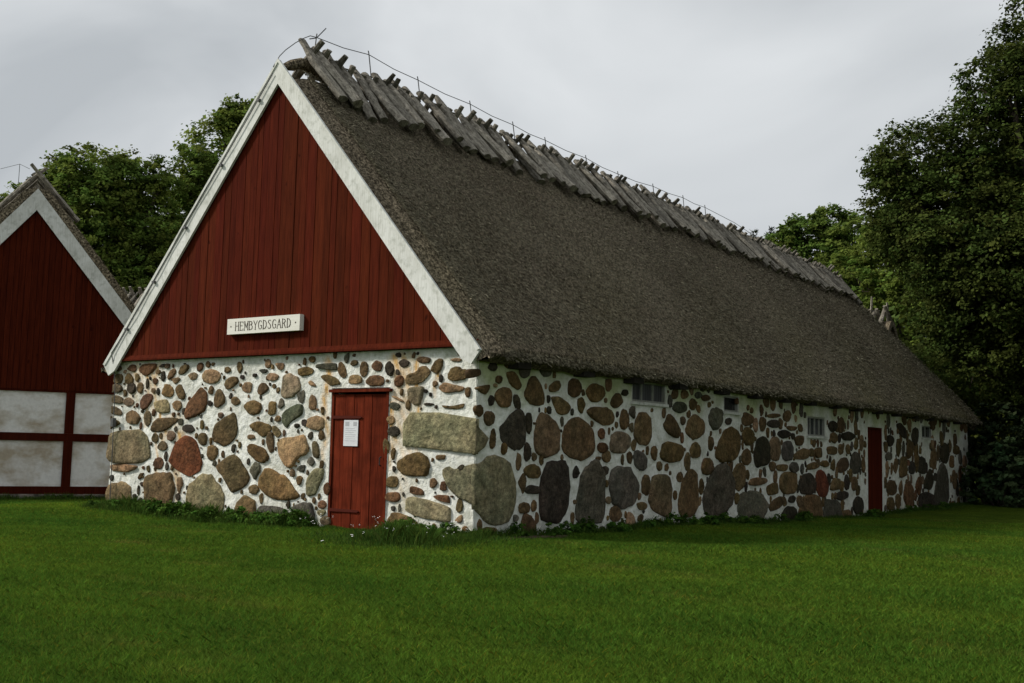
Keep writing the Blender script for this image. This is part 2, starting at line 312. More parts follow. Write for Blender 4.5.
# outlines of the stones, centimetres on the wall plane
GABLE_STONES = """r -785,259 -769,268 -733,267 -734,258 -754,246 -774,248;d -725,261 -714,267 -706,265 -713,260;p -709,262 -705,267 -695,266 -696,258 -707,258;r -817,261 -806,268 -791,266 -794,253 -814,257;b -856,264 -844,267 -835,261 -845,255 -855,258;b -860,244 -847,252 -831,249 -834,232 -857,234;b -822,243 -814,253 -800,243 -801,231 -821,232;b -781,240 -785,235 -790,236 -793,241 -794,247 -791,251 -786,250 -783,246;d -790,218 -798,214 -807,214 -816,220 -815,229 -807,235 -797,232 -791,226;b -767,220 -770,214 -778,214 -785,219 -784,227 -781,233 -773,234 -767,227;d -752,226 -754,223 -757,222 -759,228 -760,236 -758,241 -755,240 -753,234;r -727,233 -731,230 -736,230 -739,233 -740,238 -736,241 -731,241 -727,238;b -720,250 -723,248 -727,248 -732,249 -732,253 -730,256 -725,256 -721,254;d -705,241 -708,235 -712,234 -716,238 -717,245 -715,252 -711,253 -708,248;b -699,241 -692,254 -677,258 -676,247 -694,236;t -686,238 -670,242 -662,238 -676,228;b -669,251 -660,262 -644,264 -641,255 -654,247 -667,246;t -617,241 -621,236 -631,236 -637,240 -640,245 -633,248 -624,249 -616,246;t -554,239 -564,231 -582,228 -599,234 -603,245 -593,253 -575,253 -558,249;p -868,230 -846,233 -829,225 -831,216 -865,216;p -870,200 -859,210 -844,211 -825,205 -824,195 -851,196;p -825,200 -812,208 -789,198 -804,189 -819,193;r -775,199 -764,211 -743,214 -738,202 -757,183 -771,187;d -719,214 -721,210 -724,210 -727,214 -727,219 -725,223 -722,222 -719,219;o -679,213 -687,206 -699,207 -711,212 -709,221 -704,230 -692,228 -683,223;b -676,222 -661,230 -646,211 -649,202 -663,203;r -643,175 -640,193 -608,221 -593,217 -586,183 -636,166;p -873,189 -851,191 -828,182 -829,173 -870,178;b -878,170 -867,172 -832,161 -838,155 -869,146 -878,153;b -771,168 -777,158 -794,157 -809,160 -815,169 -810,179 -795,183 -781,177;p -741,161 -746,154 -753,155 -759,163 -760,173 -755,180 -747,182 -741,173;l -731,199 -694,203 -687,178 -719,178 -729,188;t -656,189 -661,183 -670,182 -677,187 -680,194 -674,199 -666,200 -658,196;b -739,143 -734,159 -718,170 -658,168 -675,157 -703,145;d -616,148 -624,143 -636,144 -646,147 -648,152 -642,157 -630,158 -621,154;b -602,164 -594,166 -591,151 -601,150;b -582,131 -585,123 -595,122 -603,126 -606,133 -603,141 -594,144 -584,140;d -663,148 -665,146 -668,144 -671,147 -672,150 -670,153 -667,155 -664,152;p -668,135 -673,130 -680,128 -688,131 -690,138 -687,146 -678,146 -670,143;b -715,131 -719,125 -726,125 -732,128 -733,135 -730,141 -723,141 -717,138;p -718,119 -702,130 -687,119 -696,110 -713,112;l -868,133 -824,146 -750,144 -736,90 -796,86 -859,86;t -851,81 -822,84 -772,82 -778,75 -803,69 -848,71;t -860,32 -846,46 -815,51 -790,44 -783,19 -788,-2 -850,-6;r -698,86 -703,79 -715,78 -724,84 -723,92 -717,98 -707,98 -700,93;R -681,96 -668,119 -645,135 -621,135 -607,123 -592,83 -620,69 -632,69 -674,86;b -576,118 -562,122 -552,111 -566,96 -576,103;b -768,59 -762,69 -751,70 -761,57;b -749,42 -742,65 -697,73 -672,68 -664,45 -672,14 -703,2 -742,8;d -762,38 -762,31 -764,30 -767,31 -768,38 -767,44 -766,47 -763,45;d -646,29 -649,25 -653,25 -657,27 -659,33 -655,36 -651,38 -648,34;b -635,11 -639,7 -646,3 -653,7 -655,12 -651,16 -645,18 -638,16;l -629,34 -619,57 -589,71 -566,72 -533,45 -532,6 -622,-4;d -590,103 -591,100 -593,100 -595,102 -596,104 -595,107 -592,107 -590,106;b -529,250 -533,247 -539,246 -544,248 -545,252 -543,256 -536,257 -531,254;b -499,254 -503,248 -507,245 -512,251 -513,258 -511,264 -506,265 -502,261;b -545,226 -532,239 -514,240 -508,230 -534,216;d -494,238 -495,235 -499,235 -503,236 -504,239 -503,242 -498,242 -495,241;d -463,240 -466,238 -471,238 -473,240 -473,242 -470,244 -465,244 -463,242;G -438,247 -441,245 -449,244 -455,247 -457,249 -452,251 -445,251 -438,250;t -419,260 -399,260 -400,250 -410,248;t -412,234 -418,231 -428,231 -435,234 -437,240 -430,244 -419,243 -411,239;b -415,222 -416,219 -419,218 -423,219 -424,222 -423,225 -420,226 -417,225;t -499,220 -491,230 -473,229 -477,210 -495,215;b -460,212 -456,225 -446,229 -431,218 -450,207;l -402,207 -399,238 -382,242 -365,235 -357,216 -373,204 -397,203;o -365,249 -346,253 -330,248 -333,240 -355,237 -363,241;G -321,256 -281,257 -277,245 -321,249;b -315,236 -299,239 -276,232 -269,223 -291,221;t -341,223 -336,232 -319,219;b -570,203 -558,223 -540,205 -544,193 -564,185;b -525,198 -515,208 -498,196 -514,189;o -446,185 -456,177 -471,174 -483,181 -491,189 -482,197 -466,199 -451,195;b -431,176 -429,197 -412,195 -413,178 -423,174;G -399,176 -372,191 -352,191 -351,176 -374,166 -385,154 -394,159;d -357,157 -359,155 -363,154 -367,155 -368,158 -367,160 -363,161 -358,160;t -337,185 -336,206 -323,206 -320,185 -328,183;t -337,155 -337,169 -321,174 -303,169 -301,155 -310,150 -327,152;b -566,138 -562,158 -520,178 -509,173 -506,141 -531,120 -560,130;o -475,157 -454,165 -429,159 -420,152 -438,137 -456,146;t -420,154 -415,158 -398,146 -405,137 -417,144;t -462,136 -468,135 -475,134 -479,137 -479,140 -474,142 -468,142 -463,140;b -494,123 -496,120 -498,118 -500,121 -501,124 -500,128 -498,130 -495,128;b -303,181 -304,177 -306,175 -308,177 -309,182 -309,187 -306,188 -304,186;T -405,124 -399,136 -359,141 -346,141 -336,130 -335,113 -360,106 -369,91 -383,91 -398,105;p -326,134 -312,130 -309,107 -322,107;b -553,107 -558,98 -570,96 -579,103 -579,113 -575,122 -563,123 -554,116;o -478,123 -462,127 -437,119 -424,106 -432,96 -453,98 -475,111;b -552,82 -541,97 -515,107 -500,103 -481,84 -469,67 -482,57 -507,45 -519,51 -531,68;o -446,68 -434,85 -421,87 -399,79 -386,78 -354,51 -353,44 -393,37 -421,42 -441,54;G -359,87 -350,95 -339,95 -342,83;o -346,68 -349,64 -354,63 -357,67 -359,73 -355,77 -350,78 -345,75;l -335,51 -334,74 -320,89 -299,90 -301,73 -314,50 -330,47;b -503,10 -497,27 -480,43 -454,32 -451,22 -457,-4 -500,-7;g -443,6 -443,23 -431,28 -375,24 -367,1 -390,-19 -438,-17;g -368,24 -359,31 -339,36 -320,36 -315,4 -360,-10;d -528,8 -517,24 -514,12 -519,3;r -282,58 -285,51 -291,50 -296,55 -297,63 -293,68 -287,69 -283,65;r -289,35 -292,30 -299,28 -306,30 -307,35 -305,39 -299,42 -292,39;l -291,22 -294,19 -301,17 -306,19 -309,22 -306,26 -299,27 -291,26;p -280,7 -287,3 -295,4 -301,7 -301,13 -294,17 -286,18 -280,13;b -235,253 -239,252 -245,251 -249,254 -248,257 -244,260 -238,260 -234,257;b -275,256 -267,259 -254,239 -263,232 -274,239;b -213,239 -217,234 -223,234 -228,241 -228,251 -223,257 -216,256 -212,248;t -252,229 -246,238 -226,236 -222,224 -248,223;r -205,250 -195,259 -183,254 -184,242 -198,243;r -214,226 -207,236 -179,235 -178,219 -209,220;L -134,129 -135,163 -121,179 -68,179 3,170 3,120 -78,126 -125,129;d -176,247 -169,259 -157,246 -161,235 -167,234 -173,238;d -145,264 -147,262 -152,262 -156,264 -156,267 -153,269 -149,269 -146,267;d -150,254 -140,260 -128,254 -131,248 -143,246;r -158,224 -152,234 -141,235 -139,220 -153,217;b -115,259 -103,262 -87,259 -89,253 -100,251 -111,254;b -133,230 -129,236 -113,239 -107,247 -94,247 -88,240 -91,233 -107,222 -130,221;b -86,244 -76,257 -64,257 -65,246 -74,235 -84,239;l -130,216 -100,218 -101,202 -106,190 -119,191 -129,200;t -73,219 -76,218 -80,216 -82,219 -82,223 -80,225 -77,225 -74,223;t -50,256 -39,258 -29,256 -31,252 -47,253;b -54,229 -48,244 -34,245 -28,241 -21,241 -21,227 -44,224;t -71,215 -60,223 -43,219 -22,215 -32,209 -59,207;d -84,203 -85,202 -87,202 -88,203 -88,206 -87,208 -85,208 -84,206;d -79,190 -84,189 -91,189 -96,190 -98,191 -95,193 -87,193 -80,192;b -65,190 -53,188 -32,189 -21,193 -29,183 -58,185;t -164,204 -152,203 -137,196 -139,194 -152,199;G -144,187 -149,183 -158,184 -164,186 -166,190 -161,194 -153,194 -146,191;t -154,164 -158,161 -163,161 -167,164 -169,170 -164,173 -158,174 -154,170;d -143,148 -148,143 -156,143 -164,146 -166,153 -160,158 -151,158 -144,154;o -147,99 -140,110 -117,119 -96,119 -82,104 -87,88 -106,85 -132,86;b -72,117 -54,118 -55,111 -71,110;d -34,98 -25,105 -19,104 -22,95;b -163,122 -166,116 -171,114 -174,122 -175,133 -171,140 -167,138 -163,132;o -152,115 -153,110 -156,108 -159,114 -159,120 -157,124 -154,126 -151,122;b -166,67 -164,83 -144,84 -143,68;r -167,47 -166,59 -140,61 -138,46;b -69,76 -72,72 -76,69 -81,71 -81,77 -80,82 -75,84 -71,81;r -120,61 -117,71 -99,68 -92,59 -105,58;r -75,57 -67,60 -47,60 -44,49 -64,52;l -127,34 -126,55 -82,51 -45,44 -44,24 -53,22 -97,26;b -162,15 -156,28 -140,31 -104,21 -97,7 -155,3;t -35,25 -20,36 -20,25 -26,22;K -62,95 -51,103 -34,97 -10,106 14,108 14,50 -12,50 -33,60 -48,72"""
SIDE_STONES = """L 3,169 3,162 -28,143 -19,130 3,119;K -35,120 -80,114 -103,90 -106,55 -92,27 -60,15 -30,20 -6,40 14,55 14,105 -10,110;b -17,12 -32,17 -54,13 -51,-2 -20,-1;b 23,239 -4,241 -8,232 23,225;b 6,214 -33,221 -22,204;b -43,206 -61,219 -87,215 -82,192 -59,188;d -47,246 -42,241 -34,241 -27,244 -29,249 -33,253 -40,253 -46,251;b -60,229 -58,225 -52,223 -46,226 -46,230 -48,234 -55,235 -60,233;b -72,241 -92,244 -111,223 -101,216 -80,226;b -117,209 -140,246 -174,215 -170,196 -138,196;b -184,227 -214,240 -219,225 -193,217;b -193,209 -215,213 -250,199 -245,187 -212,184;d -193,189 -192,184 -187,184 -183,187 -181,191 -184,195 -189,196 -193,194;b -17,180 -12,175 -4,173 1,178 4,184 -1,189 -9,190 -15,186;b -44,170 -38,163 -30,161 -21,165 -18,173 -23,180 -32,182 -41,180;b -282,229 -274,218 -259,214 -244,218 -243,229 -247,240 -261,245 -275,240;o -296,224 -313,240 -353,237 -356,219 -319,206;b -298,190 -319,200 -369,202 -392,187 -385,174 -350,171;b -374,212 -400,231 -419,215 -395,199;b -378,240 -377,233 -369,229 -362,232 -359,239 -361,247 -369,251 -377,249;d -435,229 -431,225 -422,225 -415,227 -416,231 -421,235 -431,236 -435,232;d -55,157 -98,186 -118,182 -122,136 -100,126 -68,139;p -148,150 -160,182 -185,182 -217,166 -218,125 -171,116 -153,131;b -229,142 -235,167 -267,183 -323,162 -321,124 -278,112 -236,123;d -140,161 -135,152 -130,155 -125,163 -124,177 -130,183 -136,183 -139,173;d -140,119 -135,113 -128,110 -123,119 -122,130 -127,138 -133,135 -138,129;b -438,178 -431,169 -419,166 -410,177 -412,191 -420,201 -431,199 -439,191;l -378,150 -396,163 -444,159 -448,138 -413,123 -381,129;r -461,162 -471,195 -517,198 -524,147 -490,139 -465,152;b -571,177 -595,203 -640,173 -627,155 -590,163;b -663,179 -699,206 -747,185 -733,163 -699,154 -666,165;b -560,126 -578,150 -653,141 -647,112 -585,110 -563,117;b -730,133 -723,122 -707,119 -689,121 -684,133 -690,144 -706,149 -721,143;G -664,210 -648,204 -626,204 -611,208 -610,216 -625,224 -648,224 -665,219;b -629,236 -622,230 -612,228 -603,234 -606,243 -612,250 -622,252 -629,245;b -672,239 -665,233 -655,231 -644,232 -641,239 -645,245 -656,249 -667,245;b -706,218 -698,211 -686,212 -677,218 -678,227 -688,233 -700,231 -710,226;G -730,241 -723,237 -715,234 -707,236 -702,241 -708,245 -716,248 -725,246;b -771,237 -761,233 -747,231 -734,233 -729,238 -740,242 -754,244 -765,242;g -765,195 -796,222 -826,212 -814,181 -782,174;r -359,157 -356,150 -347,148 -340,152 -337,157 -341,163 -349,167 -357,163;r -368,132 -361,127 -348,125 -339,130 -336,136 -344,142 -357,142 -367,138;r -378,118 -374,112 -366,109 -358,112 -352,119 -357,127 -367,130 -377,127;r -347,116 -345,113 -338,112 -333,114 -332,116 -334,118 -340,119 -346,119;g -459,127 -478,131 -507,120 -502,98 -479,95 -462,109;b -545,121 -541,113 -532,116 -525,122 -525,133 -532,139 -541,139 -546,131;b -782,96 -767,89 -747,88 -734,98 -736,111 -751,119 -770,116 -782,108;b -784,142 -777,134 -767,136 -762,145 -763,155 -769,163 -777,160 -783,153;b -166,93 -158,85 -141,85 -129,89 -121,98 -133,104 -148,106 -161,102;d -165,43 -179,106 -237,112 -248,89 -248,35 -222,17 -174,21;g -274,29 -288,93 -322,107 -341,106 -360,83 -361,16 -325,10 -277,17;g -378,67 -387,98 -446,102 -478,71 -470,39 -426,30 -389,41;d -373,95 -370,91 -362,87 -353,91 -349,96 -353,101 -362,103 -372,101;r -519,64 -515,51 -503,52 -492,58 -490,72 -496,83 -508,88 -519,79;p -518,43 -531,87 -604,83 -605,18 -581,9 -527,29;b -652,78 -644,73 -632,74 -627,80 -628,87 -635,91 -645,92 -650,86;b -628,48 -626,43 -620,40 -615,44 -612,50 -616,55 -621,58 -627,55;b -636,34 -648,74 -687,99 -717,85 -715,15 -662,5 -640,17;b -140,40 -137,34 -126,33 -115,34 -110,41 -115,47 -126,49 -137,47;b -510,28 -498,26 -484,26 -477,31 -474,37 -487,40 -500,39 -510,35;b -417,19 -410,11 -396,8 -383,14 -377,24 -385,33 -400,36 -411,29;d -123,67 -139,76 -168,70 -164,61 -131,62;b -156,115 -152,112 -147,111 -144,114 -144,119 -146,123 -151,123 -155,120;g -738,29 -750,56 -800,104 -839,107 -877,76 -878,26 -827,1 -763,7;b -794,126 -832,170 -866,182 -914,175 -918,132 -866,112 -813,115;g -767,201 -780,219 -819,214 -823,190 -793,175 -771,185;b -718,168 -724,197 -746,190 -743,163;b -977,197 -960,190 -938,190 -927,198 -931,207 -943,216 -964,213 -982,207;b -988,157 -969,149 -947,149 -932,159 -932,173 -951,184 -974,180 -987,170;d -871,193 -864,188 -851,188 -842,192 -845,198 -854,201 -866,202 -873,198;d -990,121 -1008,157 -1054,165 -1066,140 -1062,107 -1008,104;p -1077,119 -1077,164 -1133,164 -1133,116;g -1154,116 -1154,153 -1191,160 -1217,151 -1213,120;b -1054,191 -1046,182 -1032,180 -1022,189 -1020,200 -1030,209 -1044,208 -1055,202;d -1129,197 -1121,190 -1095,189 -1074,191 -1064,196 -1077,202 -1101,206 -1123,203;b -1135,216 -1122,213 -1096,210 -1072,211 -1064,215 -1083,218 -1104,220 -1129,220;b -1231,171 -1287,175 -1278,152 -1234,152;b -1238,190 -1229,186 -1206,185 -1188,187 -1181,191 -1194,195 -1217,195 -1239,194;d -1198,175 -1181,169 -1156,166 -1135,170 -1126,175 -1139,181 -1164,185 -1184,181;b -1201,216 -1192,207 -1173,206 -1159,211 -1160,220 -1170,227 -1186,230 -1202,225;b -1225,129 -1278,144 -1314,140 -1305,120 -1234,120;r -1357,144 -1408,148 -1408,125 -1370,124;b -1353,135 -1348,128 -1335,126 -1323,128 -1319,135 -1324,142 -1337,145 -1350,142;b -1447,151 -1518,152 -1514,133 -1453,133;d -1518,203 -1505,193 -1483,190 -1467,196 -1458,204 -1472,212 -1490,216 -1508,212;b -1576,204 -1563,192 -1544,189 -1530,198 -1526,211 -1539,222 -1557,228 -1574,219;b -1522,169 -1506,162 -1488,164 -1473,170 -1475,181 -1491,187 -1508,186 -1524,180;d -1561,185 -1615,193 -1670,182 -1625,170 -1571,171;b -1565,145 -1561,137 -1547,133 -1536,139 -1533,147 -1538,156 -1552,158 -1564,154;b -1624,143 -1615,135 -1603,136 -1594,141 -1590,150 -1599,158 -1612,158 -1621,152;p -1517,104 -1549,121 -1592,125 -1608,97 -1538,85;g -1698,100 -1678,86 -1649,86 -1628,102 -1631,124 -1654,138 -1682,134 -1701,120;r -1305,104 -1360,114 -1375,97 -1314,94;b -1461,107 -1445,101 -1421,103 -1399,106 -1403,112 -1420,116 -1441,116 -1456,112;g -1253,95 -1234,89 -1210,90 -1198,98 -1202,106 -1217,112 -1238,110 -1250,104;b -1108,100 -1101,93 -1086,93 -1079,99 -1077,105 -1083,111 -1096,112 -1108,108;b -1120,105 -1179,107 -1174,92 -1125,93;b -964,61 -979,78 -1059,77 -1054,65;b -1141,73 -1158,87 -1234,88 -1237,44 -1174,41 -1141,52;d -1260,66 -1286,81 -1323,84 -1354,65 -1350,38 -1268,40;R -1364,88 -1427,89 -1450,33 -1378,31;b -1466,43 -1496,73 -1538,69 -1541,45;d -1600,23 -1576,19 -1546,17 -1516,22 -1521,31 -1536,37 -1572,39 -1602,33;r -1678,57 -1671,46 -1655,39 -1638,45 -1634,58 -1640,69 -1656,75 -1671,67;d -1610,58 -1602,47 -1591,43 -1579,47 -1576,62 -1582,76 -1594,80 -1605,72;r -1065,59 -1117,66 -1125,43 -1069,39;b -943,79 -931,61 -909,54 -888,65 -881,85 -895,100 -914,107 -937,101;r -788,144 -779,138 -770,135 -764,143 -763,153 -769,160 -778,161 -785,155;b -787,102 -778,90 -759,85 -738,90 -735,103 -743,114 -760,119 -781,115;b -973,115 -959,107 -943,107 -930,114 -926,127 -940,135 -957,139 -971,129;g -912,13 -922,41 -979,49 -1031,39 -1051,15 -1024,-11 -936,-5;b -1074,20 -1149,38 -1154,15 -1088,2;d -1149,-7 -1182,10 -1233,6 -1242,-26 -1157,-22;r -1277,14 -1304,32 -1378,28 -1397,4 -1396,-39 -1286,-34;g -1426,4 -1446,20 -1526,14 -1540,-21 -1525,-37 -1431,-30;d -1729,-6 -1710,-22 -1676,-21 -1651,-12 -1644,5 -1662,17 -1692,21 -1722,12;b -1627,-34 -1603,-40 -1570,-40 -1554,-29 -1550,-18 -1575,-12 -1608,-11 -1624,-22;b -1278,19 -1272,10 -1259,7 -1247,14 -1241,24 -1249,33 -1263,33 -1276,29;d -1229,25 -1221,20 -1204,20 -1190,24 -1192,30 -1203,34 -1218,35 -1232,31;d -2015,176 -2002,167 -1978,160 -1952,165 -1949,177 -1955,188 -1984,191 -2005,186;d -2045,224 -2087,230 -2129,214 -2128,186 -2072,197;d -2273,192 -2259,175 -2235,167 -2212,175 -2203,192 -2215,210 -2240,220 -2269,214;b -2204,144 -2184,133 -2157,127 -2145,145 -2147,162 -2160,179 -2188,179 -2207,165;b -2061,72 -2083,128 -2149,127 -2138,76;d -2228,95 -2215,81 -2193,81 -2172,85 -2168,100 -2179,114 -2202,116 -2222,110;d -2263,87 -2290,130 -2343,126 -2334,79;r -2034,29 -2001,21 -1967,23 -1940,34 -1946,49 -1971,61 -2008,58 -2028,45;b -2015,-10 -1996,-21 -1968,-21 -1947,-14 -1941,-1 -1953,12 -1982,12 -2003,4;r -2212,9 -2196,-17 -2158,-21 -2128,-7 -2109,20 -2132,46 -2171,53 -2203,36;r -2301,34 -2284,20 -2263,16 -2248,29 -2243,47 -2257,61 -2278,69 -2299,57;d -2333,49 -2399,96 -2447,60 -2412,30 -2332,36;g -2442,-27 -2479,42 -2535,113 -2620,59 -2625,-28;d -2417,-10 -2400,-29 -2335,-29 -2276,-23 -2269,-4 -2287,12 -2344,20 -2404,10;d -2638,133 -2609,114 -2568,118 -2530,131 -2536,158 -2571,175 -2613,176 -2644,159;b -2483,121 -2471,97 -2443,97 -2417,105 -2416,132 -2432,152 -2458,158 -2476,142;b -2097,32 -2088,21 -2076,18 -2067,26 -2062,40 -2071,51 -2084,59 -2095,48;g -1984,128 -1972,121 -1952,122 -1933,126 -1936,135 -1951,141 -1971,142 -1985,136;b -2048,103 -2040,91 -2028,84 -2015,91 -2011,106 -2018,119 -2032,124 -2045,118;b -2783,159 -2776,147 -2744,144 -2713,147 -2706,158 -2719,169 -2746,175 -2772,169"""
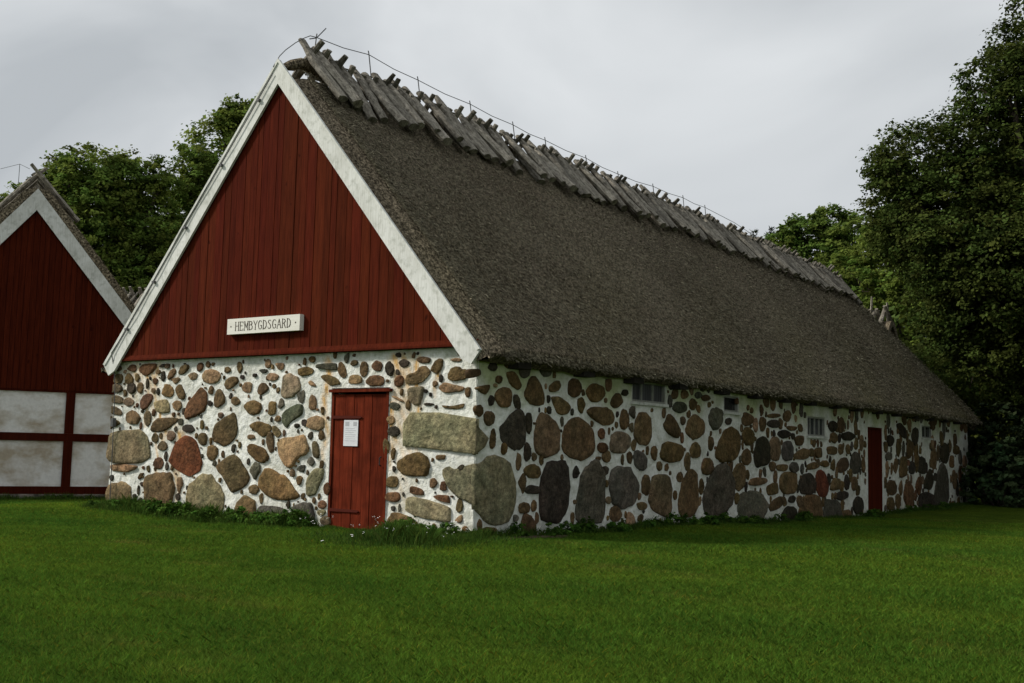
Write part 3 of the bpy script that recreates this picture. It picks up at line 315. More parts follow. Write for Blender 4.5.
GABLE_FILL = """t-38,-10,19,24;b-762,-10,19,23;d-80,-10,16,22;p-672,-10,16,17;t-648,56,12,16;p-574,170,13,15;b-458,52,12,12;b-422,128,10,17;p-490,164,13,13;g-458,82,13,13;r-482,256,11,15;d-532,-10,12,12;d-380,258,13,11;t-110,-10,11,14;p-308,-10,10,13;d-726,-10,10,11;t-306,208,10,15;b-638,-10,11,13;r-634,220,10,12;o-786,58,11,12;r-608,260,11,11;b-410,98,10,13;o-134,-10,9,12;b-558,-10,10,11;o-726,108,10,12;g-350,204,9,12;b-576,84,8,10;g-16,258,8,9;b-578,216,8,9;p-702,-10,8,10;b-32,44,9,11;t-130,72,8,9;b-488,108,8,10;b-460,262,9,10;g-398,190,8,9;b-738,78,7,7;b-60,10,7,10;b-630,262,8,11;t-436,262,8,10;b-520,36,8,11;b-560,262,8,9;p-548,178,8,11;b-14,204,7,10;t-142,174,9,10;d-844,58,9,11;g-70,200,7,7;o-540,110,9,9;b-304,140,7,10;o-332,262,9,8;d-512,120,8,10;r-14,14,8,8;b-650,234,8,9;g-758,20,8,10;p-42,112,7,10;b-438,38,8,10;t-532,188,6,9;r-424,208,7,10;d-686,82,8,8;p-368,80,8,9;g-328,96,7,7;d-348,164,7,8;r-442,174,6,7;o-494,140,6,8;r-610,232,8,8;b-408,168,7,9;r-440,198,7,8;r-580,-10,7,9;b-822,158,7,8;p-146,132,6,8;t-14,184,7,7;b-72,98,6,9;d-474,98,6,7;d-524,262,7,9;g-614,162,6,7;b-354,262,6,8;d-578,196,6,7;b-208,262,6,7;d-92,76,7,7;b-588,264,7,7;d-332,142,6,7;t-504,182,7,7;d-692,100,7,9;b-302,100,7,9;g-508,216,7,7;r-730,174,7,8;g-824,60,5,6;r-766,156,5,8;d-120,248,6,8;g-256,264,6,7;r-180,264,6,8;b-786,208,6,7;b-656,140,6,9;r-60,70,7,8;b-140,210,6,8;b-130,188,6,8;g-656,158,6,6;d-502,36,6,6;r-782,190,6,6;d-64,232,5,7;p-328,-10,6,6;b-124,264,6,8;g-560,88,6,7;d-774,24,6,6;b-778,38,6,6;b-344,48,5,7;b-492,204,6,7;b-50,198,6,6;d-34,200,5,7;t-12,-10,5,6;t-56,264,6,6;b-376,150,6,8;r-574,144,5,6;g-12,236,6,6;r-754,80,6,5;b-300,118,5,6;d-452,134,5,6;b-350,228,6,7;r-806,58,5,7;r-510,-10,6,7;d-652,180,5,7;b-826,264,5,6;o-90,16,5,6;d-528,208,5,7;d-454,236,5,5;b-324,238,5,7;r-598,-10,5,5;d-152,-6,5,7;r-228,264,5,7;o-12,40,5,6;t-736,220,5,7;b-542,64,5,7;p-628,60,5,6;b-392,88,5,7;d-638,26,5,5;r-468,208,5,6;d-450,-10,6,6;g-820,184,5,5;b-822,214,5,7;b-138,120,5,6;b-56,248,4,6;d-372,32,5,6;b-82,62,5,6;b-738,188,4,6;g-152,38,4,5;t-304,50,5,6;d-662,16,5,5;b-614,140,5,6;p-12,222,5,5;b-18,112,4,5;g-92,222,5,6;d-768,178,4,5;p-670,264,6,5;d-508,22,5,5;t-84,118,4,4;t-390,146,4,6;b-588,114,4,6;g-152,92,5,6;r-314,226,5,5;b-546,236,4,5;b-286,266,4,5;b-410,212,4,5;p-74,266,4,5;d-756,50,5,6;t-464,228,4,5;g-540,266,4,6;b-672,76,5,6;b-314,266,4,4;b-484,128,4,5;o-30,266,4,6;b-380,196,4,6;b-570,130,4,6;b-708,136,5,6;b-678,120,4,6;t-42,266,5,6;g-136,38,5,5;d-424,166,4,6;b-786,-10,5,4;p-274,266,4,4;g-720,230,4,4;b-556,74,5,6;r-300,266,4,4;b-768,74,4,5;r-686,264,4,5;d-368,-10,5,5;b-166,266,5,6;d-336,214,4,6;b-408,226,5,5;o-648,194,4,5;d-150,242,5,5;p-480,148,4,5;b-488,46,4,4;r-678,178,5,5;g-612,-10,4,5;b-646,166,4,5;r-676,206,4,5;b-340,178,4,6;b-366,200,4,5;p-440,128,4,6;p-530,52,3,4;t-424,252,4,6;p-736,122,4,4;t-824,252,4,5;g-86,266,4,5;b-316,42,4,5;b-740,0,4,6;b-574,260,4,4;o-64,84,4,4;o-40,18,4,4;d-344,150,3,5;b-584,150,4,4;r-318,140,4,5;t-510,4,4,4;g-308,10,4,5;g-194,266,3,5;p-524,112,3,4;g-798,-10,4,5;b-340,102,4,4;b-298,190,4,4;b-114,78,4,4;r-298,174,3,4;g-250,246,4,4;d-696,134,4,4;b-550,96,3,5;b-74,16,4,4;g-12,28,4,5;p-334,84,4,5;d-732,206,4,4;b-584,96,3,4;r-466,168,4,5;b-590,224,4,3;d-236,244,3,3;g-766,240,3,4;d-746,242,3,4;d-440,90,3,4;b-740,136,4,5;g-360,148,3,4;r-416,34,4,4;b-478,50,4,5;g-748,220,4,4;b-136,266,3,3;b-808,-10,3,3;b-394,246,3,4;b-724,76,3,4;t-94,200,3,3;b-356,100,3,3;b-654,0,3,4;r-518,248,3,4;g-422,266,3,4;d-690,0,4,3;g-598,172,3,4;p-136,240,4,4;b-384,32,3,4;r-664,176,3,4;g-566,224,3,4;b-636,38,3,3;d-342,62,3,3;p-664,68,3,3;b-404,242,3,4;t-480,204,3,4;g-154,210,3,3;r-640,202,3,4;r-244,266,3,3;d-454,202,3,4;d-630,48,3,4;p-834,150,3,4;d-72,186,3,4;o-502,228,3,4;b-686,198,3,4;b-84,232,3,4;t-408,200,3,3;b-398,154,3,4;b-62,104,3,4;d-730,92,3,4;d-622,-10,3,4;b-172,228,3,3;t-396,266,3,3;b-746,232,3,4;d-314,190,3,3;r-158,256,2,4;d-314,96,3,4;b-778,152,2,3;d-596,74,3,3;p-206,242,3,4;b-808,152,3,4;g-132,58,3,4;d-818,-10,3,3;g-28,116,3,4;o-828,232,3,3;t-520,186,3,4;b-630,6,3,4;g-60,-10,2,3;b-700,252,3,4;b-104,268,2,3;d-112,268,3,3;r-340,-10,3,3;r-408,268,3,3;r-258,228,3,3;r-322,212,3,4;b-316,180,3,3;b-498,266,3,4;t-754,36,3,3;b-146,112,3,3;b-400,32,2,3;t-846,146,2,3;b-772,48,3,3;b-28,16,3,4;d-8,114,2,3;t-362,36,2,4;g-782,268,2,3;b-554,230,3,3;d-666,128,2,3;b-312,28,3,3;b-126,122,3,3;d-94,210,3,4;g-726,268,2,3;o-442,236,2,4;g-346,188,2,3;b-78,110,3,4;b-710,106,3,3;b-608,152,3,3;p-620,220,2,3;r-8,268,3,3;r-744,148,2,3;b-334,42,3,3;p-488,236,3,3;b-598,116,2,2;t-610,68,2,3;b-408,116,2,3;b-822,226,3,3;o-750,62,2,3;t-738,248,3,3;d-660,268,3,3;d-426,92,2,3;b-684,188,3,3;d-152,104,3,2;g-364,268,2,4;b-456,170,3,3;o-686,112,3,3;r-40,58,2,2;b-504,134,3,3;b-96,268,2,3;g-218,268,2,3;r-502,110,2,3;b-98,0,2,3;g-474,86,2,3;b-800,152,3,3;p-618,64,3,3;b-688,232,2,3;g-822,172,2,3;b-526,22,2,3;b-552,248,2,2;o-380,84,2,3;o-722,242,2,2;d-432,226,3,3;b-132,48,2,2;g-496,248,2,3;r-364,256,2,3;b-104,78,2,3;g-470,148,2,3;r-826,-10,2,3;b-836,168,2,3;b-48,14,2,3;d-462,-10,2,3;t-756,150,2,3;g-448,2,3,2;d-606,170,2,2;d-798,208,3,3;o-828,190,2,2;b-792,188,2,3;b-598,228,2,2;b-448,268,2,3;g-78,210,2,3;r-340,72,2,3;g-550,120,2,3;b-492,182,2,3;d-140,142,2,2;o-588,78,2,3;d-626,164,2,3;b-330,110,2,2;g-716,206,2,3;g-776,208,2,2;d-778,12,2,3;r-762,218,2,2;g-72,64,2,2;p-714,-2,2,2;p-558,168,2,2;o-816,268,2,3;b-362,92,2,2;b-8,2,2,3;d-138,84,2,3;r-352,38,2,2;d-538,212,2,2;g-786,152,2,3;b-102,186,2,3;g-748,10,2,2;o-476,236,2,3;r-436,184,2,2;b-814,64,2,3;b-408,132,2,3;b-314,242,2,3;r-330,122,2,2;b-776,242,2,2;p-652,268,2,2;p-782,0,2,2;d-26,248,2,2;t-520,216,2,2;b-352,150,2,2;b-548,260,2,2"""
